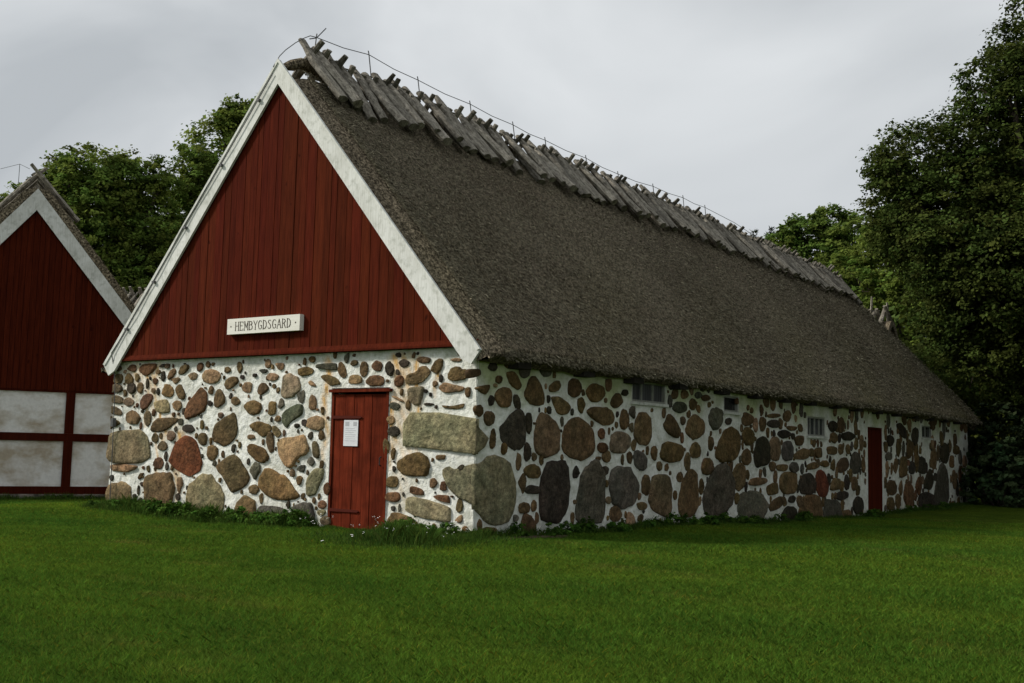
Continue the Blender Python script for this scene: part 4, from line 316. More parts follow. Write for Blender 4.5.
SIDE_FILL = """r-2686,-33,23,28;r-2706,61,24,35;g-214,-45,18,18;b-2768,-33,24,30;b-134,-45,18,19;r-2790,71,25,33;g-478,-45,18,22;r-2844,193,28,26;d-2850,-5,30,33;d-2072,-45,29,33;r-2496,211,28,34;t-882,-45,18,23;t-618,-45,20,22;r-2674,213,29,27;g-730,-45,16,17;o-362,-45,15,21;t-2862,115,29,30;p-290,-43,17,23;d-1704,223,17,22;g-2772,223,29,31;b-546,-43,17,21;r-1064,-45,16,21;g-2584,227,28,31;b-794,-45,20,17;p-2234,-45,25,32;g-1268,231,16,24;g-70,-45,16,20;t-2174,231,25,26;g-1956,233,18,25;t-1640,233,17,25;g-418,-33,16,23;p-1716,161,19,25;o-676,-37,20,22;o-1122,-45,16,23;b-1718,61,18,22;r-2056,159,28,30;o-2678,123,29,27;g-944,-45,18,22;r-1006,239,18,18;o-2378,141,24,33;p-2010,239,28,31;b-2880,241,27,27;d-1006,-45,17,21;g-2882,57,25,28;b-2438,241,30,28;b-2658,25,26,26;o-2248,133,27,35;r-248,-5,19,24;t-1946,87,18,23;b-178,-13,19,24;t-454,1,20,25;p-2748,111,23,27;b-2132,-45,26,36;b-510,-5,19,17;b-98,-5,19,24;d-2750,27,26,34;r-1594,245,18,22;t-1510,245,16,21;g-932,245,18,24;b-1054,245,17,17;t-2434,185,23,31;g-2802,131,28,27;r-1942,-45,16,19;b-1804,247,17,23;t-840,-27,19,24;r-1862,247,19,21;d-1756,247,19,22;b-1142,247,19,22;r-1914,247,16,18;r-1224,247,15,22;b-2628,91,25,32;g-2014,-45,20,25;g-2114,157,20,25;g-1656,-45,19,25;b-1730,107,16,21;r-2828,245,21,26;r-1730,-45,17,19;r-2124,247,23,27;b-2892,171,25,26;p-2504,149,23,25;b-2046,3,23,25;b-1488,101,16,18;o-2892,-45,22,30;b-2722,249,23,21;r-30,-29,18,20;b-2800,17,20,24;g-2422,-45,23,24;t-1470,241,18,24;p-546,187,17,23;b-2636,249,19,21;b-888,-1,17,18;g-796,249,17,19;g-2816,-45,21,26;r-1260,-45,16,24;r-1096,245,19,24;o-736,-3,19,23;b-2326,153,17,25;r-2536,251,18,28;b-2548,193,21,21;b-578,-17,15,24;b-1988,95,16,21;g-174,251,20,19;g-2434,15,18,20;r-328,-17,17,19;t-1342,251,18,24;d-1398,251,19,18;b-2644,-45,22,26;d-2470,71,18,22;r-1626,23,17,22;d-2182,-45,17,23;t-2064,251,18,26;r-1552,253,19,23;g-2218,55,17,19;b-140,9,19,25;b-622,1,17,23;g-2622,199,17,20;g-116,253,16,21;t-2838,45,18,21;b-1300,253,17,22;p-406,253,18,24;r-1672,159,20,17;g-1676,253,15,25;r-1934,199,15,22;r-2796,179,20,19;b-2040,65,19,20;b-1162,-45,16,24;b-2724,195,17,23;d-1186,253,19,21;g-384,-13,18,21;d-1460,69,15,20;g-2268,255,18,16;p-2666,169,16,20;g-2310,255,17,20;d-2360,95,15,23;b-2218,255,18,22;b-2500,105,17,23;g-2386,255,18,18;t-1736,197,16,23;r-2008,141,17,18;o-2288,155,18,19;t-998,189,15,19;r-2898,15,17,20;g-294,253,18,17;r-2234,11,15,19;b-230,255,15,20;b-2350,253,17,19;r-1932,157,18,18;d-972,255,17,23;g-2278,-45,15,20;t-2096,1,16,21;p-1204,-45,16,16;t-2704,9,15,21;g-1274,99,18,16;o-1430,137,15,22;r-1436,255,14,22;g-1064,-3,15,18;b-670,113,15,20;r-1416,-45,16,15;b-898,37,15,19;b-1292,197,14,15;p-686,255,13,20;b-748,211,13,16;r-700,-9,14,16;r-1670,203,16,20;b-2482,257,16,19;r-2678,257,13,18;b-1720,257,14,21;b-2244,81,13,21;p-1696,-45,14,20;b-984,99,14,15;b-2726,-45,16,16;g-1096,-17,15,15;b-976,-29,14,21;g-1976,-43,15,18;r-2148,195,16,19;p-772,-15,14,15;g-2114,55,13,19;d-268,93,13,15;b-1624,79,12,20;r-546,-3,12,14;b-736,69,15,19;b-1736,25,15,17;o-280,199,15,18;t-2158,71,12,16;b-1688,39,15,17;r-2028,193,15,17;b-1930,17,13,19;o-344,257,14,19;t-254,-45,14,16;p-2318,61,15,19;b-916,-21,14,16;b-1558,57,14,18;r-2470,173,15,14;g-1544,-45,15,18;b-70,259,14,14;b-2902,129,13,15;b-1260,193,13,16;b-46,137,12,16;b-2460,-45,13,13;b-2664,65,12,18;g-214,-11,12,14;t-2514,-45,13,15;b-284,-3,12,17;t-2312,-45,14,18;g-744,145,13,18;r-1034,-27,14,17;d-1050,45,12,17;r-2546,-45,14,13;b-1170,23,11,15;t-2832,79,12,17;g-766,259,13,16;d-2606,-45,14,15;d-1076,79,11,15;t-1132,-7,13,13;r-522,101,14,14;g-1458,181,13,17;d-556,149,11,13;g-736,259,14,13;b-1928,55,13,15;p-1606,209,11,17;p-1316,157,13,14;p-2186,65,12,16;g-1638,153,13,13;r-1412,15,11,16;r-108,111,11,17;b-1556,1,13,15;d-914,213,11,16;g-454,197,14,17;r-2902,91,13,15;b-554,103,12,13;g-718,103,13,16;t-1234,211,10,14;b-2576,-45,12,14;r-1596,5,12,16;b-1146,201,14,16;r-2588,99,11,13;r-510,-45,13,13;b-100,-45,11,14;p-648,187,12,16;b-1264,-9,12,13;d-1540,173,11,14;b-2458,37,12,16;r-636,261,11,14;b-644,-23,12,12;r-802,161,12,13;d-598,261,13,14;r-2364,-45,11,12;b-958,85,11,12;r-1614,119,13,12;b-2904,209,11,16;o-1066,177,13,11;b-1112,81,10,15;b-18,261,12,12;p-64,-11,10,13;r-266,65,10,15;b-614,95,10,15;d-808,-13,10,11;r-2836,155,12,12;d-2716,129,12,11;b-444,117,10,15;d-760,-45,12,11;t-2798,261,10,11;d-1214,169,11,12;r-2756,261,10,12;r-1358,159,11,13;d-102,201,11,14;o-1686,73,9,11;g-2698,175,12,13;b-1742,-13,10,11;r-648,157,10,14;b-1742,137,11,12;b-424,3,9,13;b-260,261,10,11;b-896,193,10,12;d-2850,-45,11,13;g-596,221,11,14;d-1634,-11,10,14;g-2062,115,11,11;b-2402,111,10,14;b-2388,-45,10,14;g-354,-1,10,10;g-1830,261,10,11;b-1032,225,12,12;b-874,99,11,13;r-1252,79,9,13;b-2210,129,9,13;o-720,213,11,11;d-2156,261,11,12;o-2730,-15,10,10;b-1528,127,11,10;b-1248,261,10,12;d-1980,205,8,10;r-760,175,11,13;p-2256,-9,9,10;r-144,261,11,14;b-1832,231,10,13;b-1696,187,9,14;g-1926,-15,9,11;b-260,27,10,13;g-1028,261,9,13;d-1412,-13,11,11;b-2186,193,9,10;d-448,-45,9,10;p-1384,109,10,12;d-948,59,9,14;b-2486,-41,10,10;b-2338,-45,9,11;r-1578,139,11,12;p-982,139,10,12;b-204,263,10,10;g-1048,91,10,13;g-1372,263,8,13;p-1444,-45,9,14;b-2714,105,9,9;g-1232,-41,10,12;d-392,113,10,13;b-1620,263,9,10;r-152,47,8,12;r-1024,91,8,11;b-1974,263,9,12;r-2160,113,11,11;r-2438,85,9,9;b-162,-45,9,11;b-2508,263,10,10;r-1382,159,10,12;b-1516,85,9,11;b-1890,231,10,10;b-118,81,9,13;b-1938,263,10,11;b-2752,73,10,13;d-1250,51,9,11;g-2588,189,8,12;d-1094,-45,8,9;b-482,-13,9,12;r-660,263,10,10;b-676,147,10,12;o-1890,263,10,10;p-58,175,10,10;b-976,223,8,9;t-374,43,9,9;b-1504,29,9,10;p-2608,263,9,10;d-34,195,8,12;r-1924,115,9,12;b-486,11,9,9;p-1746,61,8,11;r-1408,161,8,9;g-392,-45,9,10;b-860,1,8,9;b-1746,163,9,10;b-574,201,9,11;b-422,113,9,10;o-2408,163,10,11;r-1350,83,9,11;b-582,97,9,9;b-674,203,9,8;b-924,183,8,11;g-2320,31,9,9;o-1272,263,9,12;p-528,15,8,11;p-450,171,8,10;t-374,263,8,9;p-2810,205,10,11;d-1106,177,9,8;b-1482,31,8,10;b-930,145,8,12;g-2634,51,7,9;r-2092,263,9,10;p-2562,263,7,11;b-2220,159,8,11;g-1294,223,9,9;b-1652,25,9,11;t-728,37,8,10;r-2092,241,8,10;d-1468,119,8,11;g-1706,89,8,11;p-900,265,7,11;d-1466,-45,8,10;p-854,263,7,9;g-710,263,7,11;d-1648,265,9,11;b-2214,-11,9,10;g-1014,211,7,8;d-1020,173,9,9;b-22,233,9,8;d-2056,93,7,9;r-2088,181,9,11;b-880,265,9,9;d-824,263,8,9;b-512,131,7,10;g-616,69,7,9;b-2012,79,7,8;r-2880,203,8,9;b-44,265,7,9;g-1292,155,7,10;g-2050,35,8,9;b-706,-35,9,8;o-232,219,7,8;d-1462,31,8,8;b-2138,59,9,10;p-2020,165,7,8;t-2208,221,8,8;p-2852,265,9,11;d-2636,-7,8,9;b-1210,207,7,8;b-1698,137,8,8;r-460,141,8,11;g-916,119,8,9;d-2908,265,7,8;b-674,-5,7,10;g-652,-3,7,10;d-1118,265,8,8;b-768,223,7,8;o-482,83,7,8;d-2012,11,7,8;o-2816,99,8,7;g-1362,41,7,8;g-1064,25,8,8;b-2754,185,6,7;b-2192,265,7,10;t-646,-45,7,9;r-2002,199,8,10;b-2052,201,7,9;g-1984,149,8,10;b-372,161,7,8;b-956,227,8,9;o-534,157,7,9;o-68,127,8,10;b-2856,77,7,7;p-1130,63,7,7;r-1370,239,7,8;g-868,-19,7,10;r-148,183,7,7;b-834,183,8,8;d-1712,31,7,10;r-316,-45,7,7;b-954,-17,6,7;d-2640,175,8,7;p-1288,-45,6,9;d-2384,101,7,8;o-1440,89,7,7;r-1644,199,7,7;t-694,109,6,10;p-1006,89,8,7;g-2456,209,7,9;p-318,265,6,7;g-226,173,7,8;b-1144,157,7,9;t-1922,79,7,7;o-1026,51,8,7;b-1316,117,6,8;b-2566,107,6,9;b-2658,-11,6,9;b-812,229,6,8;o-1338,161,7,10;b-1964,109,6,8;o-336,-45,7,10;r-1170,195,7,7;t-1958,153,7,7;r-574,161,6,8;g-794,113,8,7;r-1484,-45,7,9;g-104,27,7,7;b-1190,107,7,7;b-1490,265,6,9;b-1780,265,8,8;t-2342,71,8,8;g-1748,83,7,9;b-306,1,8,7;b-198,7,7,8;d-1962,201,7,9;g-2858,159,7,7;r-398,175,7,7;b-1512,113,6,7;b-898,113,7,7;g-996,265,6,7;d-2244,243,6,7;b-122,193,7,7;b-2294,73,6,9;d-1228,141,7,7;t-484,51,6,9;d-1780,227,7,8;d-1304,-45,6,8;o-1626,-45,7,8;r-1132,81,6,7;d-2620,227,7,8;r-1560,167,6,8;b-160,27,7,9;b-1144,137,7,7;p-1054,217,6,9;g-182,-45,7,8;r-598,1,7,7;g-2526,119,6,9;g-2528,167,7,9;d-2798,-19,6,6;b-1452,213,6,7;o-2420,93,6,7;p-1730,227,6,7;d-2412,265,7,6;d-1140,-27,7,9;p-2778,265,7,8;r-938,-15,6,6;b-1144,119,6,7;b-2410,141,7,8;d-2088,139,7,9;p-2652,145,6,7;g-1244,231,6,6;r-1710,125,7,6;p-544,267,7,9;b-492,267,7,6;g-1586,207,6,7;b-2428,-11,7,9;g-2550,223,6,8;r-2696,153,6,9;g-634,63,6,8;r-524,267,7,7;b-998,-19,7,6;r-2580,267,6,7;g-470,267,6,7;g-2202,-27,6,8;r-906,241,7,8;g-2770,183,7,6;g-258,191,6,7;b-12,21,6,8;d-564,267,6,7;b-1246,3,7,8;d-2152,93,7,6;d-2040,265,6,8;b-2638,221,7,8;b-2910,43,6,6;r-2768,135,7,7;r-116,59,7,7;o-446,267,7,8;r-1458,267,7,7;r-628,193,6,8;g-1698,253,6,8;b-94,267,6,6;p-2412,215,6,6;g-1068,99,7,7;g-2400,21,6,7;b-1922,95,6,7;b-616,31,5,7;d-2246,267,6,8;b-1068,267,6,8;b-1574,159,6,7;r-250,107,6,6;g-2266,75,7,9;b-364,213,6,8;b-998,159,7,7;r-634,101,6,8;d-1974,71,6,6;b-992,215,6,7;d-2350,169,5,6;b-1298,173,6,7;g-1434,23,6,6;r-122,-19,5,6;b-782,125,5,6;b-268,-23,5,8;g-140,143,6,8;b-1604,85,7,7;b-370,75,5,8;t-820,171,5,8;r-1574,267,6,6;d-402,191,6,8;d-522,-27,6,8;r-2138,219,6,6;d-184,205,5,8;r-602,-17,6,7;o-434,21,6,8;b-1356,123,6,7;b-150,-21,6,7;r-2910,69,5,8;d-1462,97,6,6;b-1522,191,6,6;o-332,147,7,7;g-2290,241,6,8;b-290,105,7,6;o-170,107,5,8;b-918,-45,6,8;b-2190,125,5,6;b-1324,-45,7,7;d-2072,63,6,8;d-2138,137,6,8;t-320,249,5,7;d-1502,-45,6,7;g-1008,53,6,7;r-2778,109,6,7;o-590,-45,5,8;t-2910,-11,5,7;b-1302,93,6,6;b-468,29,6,8;b-748,-29,5,6;b-1088,175,5,7;b-1492,225,6,6;r-734,121,6,6;g-1416,267,6,8;b-1118,229,6,6;b-1518,217,6,6;g-1012,267,5,7;b-1186,-33,5,6;d-1628,201,6,6;b-1134,45,5,6;r-1242,181,6,6;g-428,211,5,6;t-2200,207,5,5;b-88,121,5,7;b-2266,7,6,7;b-1484,75,5,6;o-1572,81,6,7;d-1298,111,5,7;o-2648,189,6,7;b-2260,-27,6,8;r-332,167,5,7;o-2384,23,6,5;b-1164,267,6,7;d-578,267,5,5;g-1152,5,5,7;r-456,-29,6,5;b-1526,267,6,7;g-2074,-5,6,7;t-42,217,6,5;t-478,205,5,7;t-1362,57,5,7;t-1208,267,5,6;g-2460,267,6,7;g-1422,235,5,6;b-14,197,6,7;o-1046,173,5,6;r-1470,161,6,7;p-1616,-5,5,6;d-1068,157,5,6;b-2004,115,5,6;b-524,205,6,7;d-2040,-27,5,6;r-1440,165,5,7;g-12,-7,6,6;o-1080,31,5,7;t-1538,9,6,7;o-370,15,6,5;b-2818,165,5,7;g-2712,-21,5,7;o-1920,221,5,6;r-1572,231,6,6;b-1338,-45,5,7;d-2304,25,5,7;b-318,173,5,6;b-1094,73,5,7;b-1750,-31,5,6;p-1234,17,5,6;r-1920,-33,6,7;r-496,-25,5,7;p-1528,157,5,5;b-2642,125,5,6;g-386,233,5,7;t-2552,113,4,6;b-308,111,5,6;t-1424,165,5,5;o-1072,225,6,6;g-2176,267,6,6;r-2658,267,5,7;b-2216,29,5,6;d-92,253,5,6;g-330,127,5,6;b-1920,135,5,6;r-508,267,5,7;g-304,203,5,7;d-2140,169,4,5;b-928,51,5,6;b-1286,31,6,5;r-840,267,5,6;p-2682,3,6,5;o-1502,123,5,7;d-2280,131,5,6;t-226,119,5,6;d-468,93,5,6;g-12,165,5,6;g-2694,241,5,7;g-2734,221,6,6;b-1014,-19,5,5;d-2852,227,5,6;g-2002,67,5,5;p-2116,-9,6,6;d-764,127,5,5;r-2266,169,5,6;b-1400,97,5,5;b-230,-25,4,6;b-2366,25,5,5;g-1158,37,5,6;b-2092,65,5,6;r-2826,21,4,5;r-1530,227,4,5;d-512,19,5,5;r-28,153,5,5;b-202,183,5,5;b-2042,215,5,5;d-1620,245,5,6;b-350,-19,4,7;t-302,179,4,7;b-1934,231,4,6;r-2306,137,5,7;b-70,227,5,6;d-430,267,5,6;p-2494,75,5,7;g-1318,235,5,5;o-440,-27,5,5;b-1644,79,4,6;b-1956,267,5,6;b-2712,221,5,6;g-1588,161,5,5;r-1616,53,5,7;b-2236,37,5,5;d-492,205,5,6;r-1352,-45,4,7;g-372,59,5,7;b-406,1,5,7;g-1518,-45,5,5;d-72,9,4,5;g-1244,143,5,5;r-1544,77,5,5;b-780,231,4,6;b-1920,179,5,5;g-38,233,4,6;p-1330,117,5,5;r-204,245,5,6;g-74,181,5,5;r-2104,27,5,5;o-224,9,4,6;g-1240,35,4,6;t-836,199,5,6;r-1064,205,5,5;b-1990,123,4,6;b-718,-25,5,6;b-1670,77,4,6;g-760,77,4,6;b-2886,-9,5,5;r-724,151,5,6;r-1958,-27,4,4;r-796,141,5,5;t-2826,111,4,5;b-650,99,5,6;p-2736,65,5,6;p-792,-5,4,5;p-1046,267,4,6;t-2724,1,5,5;g-2330,241,5,5;g-878,189,4,4;g-912,3,5,6;g-2776,7,4,5;b-2076,9,4,6;o-1322,269,5,4;b-2200,181,5,4;d-1210,223,4,5;b-2572,183,4,6;o-1846,269,4,5;d-1130,187,4,5;t-10,-43,4,6;r-2912,233,5,5;g-616,267,4,5;t-1698,269,5,4;r-2168,187,4,5;g-1334,87,5,6;r-252,207,5,4;d-1918,269,4,5;d-1394,23,4,5;d-924,163,5,6;o-2698,269,4,6;t-268,45,4,5;t-170,13,4,5;b-1094,33,4,6;b-2460,193,4,4;g-26,125,5,5;t-1364,-45,4,6;o-1750,3,5,5;o-80,-23,4,5;b-1712,189,4,6;b-2046,233,5,6;t-2330,269,4,6;r-726,229,4,5;b-320,115,5,5;r-2306,171,5,6;p-950,269,4,6;r-1342,119,4,5;t-628,33,5,5;b-598,93,4,4;t-176,225,4,6;g-914,269,5,6;r-882,201,5,4;r-782,269,4,5;p-2336,27,4,5;t-1276,-25,4,5;r-1738,269,5,6;b-2280,77,4,5;p-1532,79,5,6;b-2860,33,5,5;g-2676,85,4,5;o-1222,121,5,4;o-886,57,4,6;t-458,101,5,6;d-978,187,5,5;r-1072,113,4,4;b-112,-31,4,4;d-2540,119,4,4;b-2812,47,4,6;r-2646,61,4,6;o-854,105,5,5;d-2866,-35,4,6;d-52,-25,4,6;b-118,25,4,5;t-2732,81,4,6;r-368,147,4,4;b-2894,269,4,4;b-1450,123,4,4;b-816,-33,5,6;o-1952,21,5,5;b-1708,109,4,5;b-1042,-7,4,4;r-510,43,4,4;o-302,-15,4,5;p-54,243,4,6;t-670,227,4,5;o-1252,215,4,5;d-1628,135,4,5;r-212,9,4,4;o-1670,27,4,5;b-1722,131,4,5;r-2472,235,4,4;o-2814,269,4,6;b-2106,-21,4,6;g-2350,27,4,4;b-2598,83,4,5;b-2350,123,4,5;b-1606,39,4,5;b-1664,231,4,5;g-1114,-1,4,6;b-1484,125,4,4;b-1726,-19,4,5;b-256,47,4,4;o-564,7,4,6;p-2880,87,4,4;d-1254,111,4,4;d-1990,269,4,4;p-48,161,4,4;b-1606,269,4,5;b-2176,123,4,5;r-350,209,5,5;b-164,79,4,5;d-792,-21,4,4;b-2088,163,4,4;t-434,-15,4,5;g-2032,133,4,5;r-2520,181,4,4;r-1678,-29,4,4;d-2660,89,3,5;p-2688,29,3,5;r-2224,79,4,4;t-504,205,4,4;b-1618,231,4,5;t-1750,121,4,5;r-1578,195,4,4;g-2706,143,4,4;d-2912,147,4,4;d-714,5,4,5;b-376,223,4,4;r-498,133,4,4;o-1188,17,4,4;b-1990,67,3,5;d-2366,269,4,6;r-370,27,4,5;b-894,-23,4,4;d-1230,179,3,5;t-2074,127,4,5;d-1584,85,4,4;d-1848,225,4,5;b-1184,33,3,4;d-430,253,4,5;r-1576,9,4,4;b-288,223,4,5;b-242,179,4,5;b-1376,-45,4,5;b-2438,43,4,5;g-2746,197,4,5;b-660,137,3,5;g-2630,35,4,5;r-1198,167,4,4;o-1226,155,4,5;b-360,269,4,5;b-776,169,4,5;b-1268,79,4,5;t-1780,249,4,4;r-1306,211,4,4;b-380,99,4,4;g-1598,129,4,5;d-1524,143,4,5;g-532,-17,4,4;r-1744,221,4,4;t-214,117,3,4;b-2402,239,4,4;t-2368,239,4,5;b-2170,199,4,5;d-2420,153,4,4;b-2060,49,4,4;b-386,165,3,4;b-660,91,3,4;r-1576,-3,4,4;b-636,231,4,5;o-10,7,4,4;b-724,19,4,5;g-1454,43,4,5;d-1906,269,3,4;g-2810,-13,4,5;b-136,-21,4,4;o-338,5,4,5;r-1274,181,4,4;b-2868,269,3,4;d-1502,269,3,4;t-1412,97,4,4;b-614,199,4,4;b-2394,171,4,5;b-1968,95,4,4;r-1166,233,4,4;r-1446,233,4,3;o-1184,199,4,4;d-1940,117,4,4;b-910,183,3,3;d-202,115,3,4;o-376,87,4,5;g-212,177,3,5;r-758,193,4,4;b-1818,223,3,4;t-2290,269,3,4;d-2912,109,3,4;g-860,-43,3,4;d-2222,225,4,4;r-2600,201,4,4;b-994,55,4,4;t-1612,-45,4,4;b-468,-21,3,5;o-2530,215,3,4;o-174,189,3,5;b-2740,269,3,4;o-868,13,4,4;o-2074,189,4,5;b-274,269,3,4;b-12,243,3,4;b-1942,-19,3,5;b-1752,45,4,5;d-1904,223,3,4;b-1382,233,4,4;b-1618,163,4,4;b-588,241,3,4;d-1752,99,3,4;b-244,23,3,4;b-2632,7,3,5;b-1246,-11,3,4;b-1634,-31,4,4;g-592,155,3,5;r-2592,267,3,4;b-1518,37,3,4;t-1256,145,3,3;d-1752,179,4,5;t-1388,-45,4,5;b-474,139,4,4;r-1648,169,3,3;d-2444,71,4,3;d-2346,137,3,4;p-2870,213,4,4;r-2478,95,3,4;b-1752,-43,3,4;t-2514,247,3,4;p-1248,243,3,4;d-554,129,3,4;g-1564,-45,3,4;b-1368,117,3,4;b-2254,13,3,4;d-162,189,3,4;d-1656,251,3,4;r-1116,-19,4,4;g-566,171,3,3;b-484,67,3,5;r-980,119,3,5;d-224,157,4,3;t-14,119,4,4;b-2894,109,3,4;g-496,47,3,4;g-500,19,3,4;b-1712,-31,4,4;t-1472,269,3,4;d-1120,183,3,4;r-2898,-9,4,4;b-906,-45,4,5;g-2064,195,3,4;b-2678,45,3,4;r-1992,-29,4,4;g-2730,137,3,4;b-518,29,3,4;p-1558,129,3,4;b-1994,15,3,3;b-146,169,3,3;g-226,131,3,4;b-2886,141,4,4"""

STONE_COL = {'b': (0.145, 0.102, 0.060), 'r': (0.140, 0.078, 0.050), 'R': (0.140, 0.050, 0.030), 'd': (0.055, 0.048, 0.042),
             'p': (0.150, 0.112, 0.082), 't': (0.260, 0.185, 0.125), 'T': (0.330, 0.225, 0.135), 'o': (0.165, 0.115, 0.058),
             'l': (0.235, 0.205, 0.145), 'L': (0.300, 0.275, 0.190), 'K': (0.205, 0.185, 0.140), 'g': (0.110, 0.105, 0.098), 'G': (0.085, 0.090, 0.075)}

def parse_stones(traced, fill, seed, keep=lambda x, y, r: True):
    r = np.random.default_rng(seed); out = []
    for s in traced.split(';'):
        t = s.split(' ')
        out.append((t[0], np.array([[int(k) / 100.0 for k in q.split(',')] for q in t[1:]])))
    for s in fill.split(';'):
        x, y, a, b = [int(k) / 100.0 for k in s[1:].split(',')]
        if not keep(x, y, max(a, b)): continue
        n = int(r.integers(5, 9)); x += r.normal(0, .02); y += r.normal(0, .02); tw = r.uniform(0.6, 1.15); a *= tw; b *= r.uniform(0.7, 1.15)
        an = np.linspace(0, 2 * PI, n + 1)[:-1] + r.uniform(0, 1)
        kk = r.uniform(0.62, 1.2, n)
        out.append((s[0], np.stack([x + a * np.cos(an) * kk, y + b * np.sin(an) * kk], 1)))
    return out

def chaikin(P, n=2, k=0.2):
    for _ in range(n):
        Q = np.roll(P, -1, 0)
        P = np.stack([P * (1 - k) + Q * k, P * k + Q * (1 - k)], 1).reshape(-1, 2)
    return P

def add_stones(mb, stones, place, seed, mat=1, grow=1.06):
    """place(u, v, depth) -> 3D point; depth is outwards"""
    r = np.random.default_rng(seed)
    for code, P in stones:
        c0 = P.mean(0); size = float(np.sqrt(np.prod(P.max(0) - P.min(0))))
        if grow > 1.08 and code == 'r' and r.random() < 0.6: code = 'b'
        lab = code in 'LK'
        if code == 'K':
            lab = False
        if not lab:
            if len(P) < 9: P = chaikin(P, 1, 0.16 + 0.1 * r.random())
            P = chaikin(P, 1, 0.25)
            c = P.mean(0); P = c + (P - c) * ((grow + (0.09 if c[0] < -9 else 0)) if code != 'K' else 1.0)
            if code == 'K': P[:, 0] = np.minimum(P[:, 0], 0.022)
            if c[0] < -28.85: continue
            P[:, 0] = np.maximum(P[:, 0], -29.2 if c[0] < -9 else (-8.60 if grow < 1.08 else -99))
        else:
            Q_ = []
            for i in range(len(P)):
                a_, b_ = P[i], P[(i + 1) % len(P)]; m_ = max(2, int(np.linalg.norm(b_ - a_) / 0.08))
                for k_ in range(m_): Q_.append(a_ + (b_ - a_) * k_ / m_)
            P = np.array(Q_)
        c = P.mean(0)
        # small irregularity of the outline
        d = P - c
        ang = np.arctan2(d[:, 1], d[:, 0]); ph = r.uniform(0, 6.28, 3)
        w = 1 + (0 if lab else 1) * (0.022 * np.sin(3 * ang + ph[0]) + 0.022 * np.sin(7 * ang + ph[1]) + 0.015 * np.sin(11 * ang + ph[2]) + r.normal(0, 0.018, len(ang)))
        P = c + d * w[:, None]
        n = len(P)
        bulge = 0.032 if lab else min(0.036, 0.010 + 0.05 * size) * r.uniform(0.5, 1.1)
        tilt = r.uniform(-0.08, 0.08, 2) * (0 if lab else 1)
        base = np.array(STONE_COL[code]) * r.uniform(0.72, 1.25)
        colr = base * np.array([1, r.uniform(0.94, 1.06), r.uniform(0.9, 1.1)])
        rings = [(1.0, -0.035), (0.995, 0.002), (0.955, 0.65 * bulge), (0.80, 0.92 * bulge), (0.45, 1.0 * bulge)] if not lab else [(1.0, -0.03), (0.999, bulge * 0.8), (0.97, bulge), (0.7, bulge), (0.4, bulge)]
        vs = []
        for s, dp in rings:
            Q = c + (P - c) * s
            nz = r.normal(0, 0.10 * bulge + 0.0015, n) if s < (0.96 if lab else 0.98) else np.zeros(n)
            for i in range(n):
                e = dp + ((Q[i] - c) @ tilt if dp > 0 else 0) + nz[i]
                if dp > 0: e = max(e, 0.003 + 0.006 * (1 - s))
                vs.append(place(Q[i][0], Q[i][1], e))
        vs.append(place(c[0], c[1], bulge))
        fs = []
        for k in range(len(rings) - 1):
            for i in range(n):
                j = (i + 1) % n
                fs.append((k * n + i, k * n + j, (k + 1) * n + j, (k + 1) * n + i))
        k = len(rings) - 1
        for i in range(n): fs.append((k * n + i, k * n + (i + 1) % n, (k + 1) * n))
        mb.add(vs, fs, mat, tuple(colr))

def vnoise(u, v, seed=0):
    """cheap smooth 2D noise"""
    r = np.random.default_rng(seed); s = np.zeros_like(u)
    for k in range(9):
        a = r.uniform(0, 6.28); f = r.uniform(0.6, 1.6) * (1.0 + k * 0.55)
        s += np.sin((u * math.cos(a) + v * math.sin(a)) * f * 2.2 + r.uniform(0, 6.28)) / (1 + k * 0.5)
    return s / 3.0

def mortar_sheet(mb, us, vs, holes, place, tintf, seed, amp=0.012):
    U, V = np.meshgrid(us, vs)
    D = amp * vnoise(U * 3, V * 3, seed) + 0.5 * amp * vnoise(U * 9, V * 9, seed + 1)
    nu = len(us); b = len(mb.v)
    for j in range(len(vs)):
        for i in range(nu):
            mb.v.append(place(U[j, i], V[j, i], D[j, i] - 0.014))
    for j in range(len(vs) - 1):
        for i in range(nu - 1):
            cu = (us[i] + us[i + 1]) / 2; cv = (vs[j] + vs[j + 1]) / 2
            if any(h[0] < cu < h[1] and h[2] < cv < h[3] for h in holes): continue
            a = b + j * nu + i
            mb.f.append((a, a + 1, a + nu + 1, a + nu)); mb.m.append(0); mb.c.append(tintf(cu, cv))

def axis(a, b, st, extra):
    v = np.arange(a, b, st); v = np.concatenate([v, [b], extra]); v = np.unique(np.round(v, 4))
    # drop values too close to an extra value
    keep = [x for x in v if x in np.round([a, b, *extra], 4) or min(abs(x - e) for e in [a, b, *extra]) > st * 0.4]
    return np.array(keep)

def lerp3(a, b, t): return tuple(a[i] * (1 - t) + b[i] * t for i in range(3))

# ------------------------------------------------------------------ the stone barn
W = 8.56; LEN = 29.2; H = 2.73; YC = -W / 2
barn = empty('stone_barn', (0, 0, 0))
tag(barn, 'long fieldstone barn with red boarded gable and dark thatched roof, nearest building', 'barn')

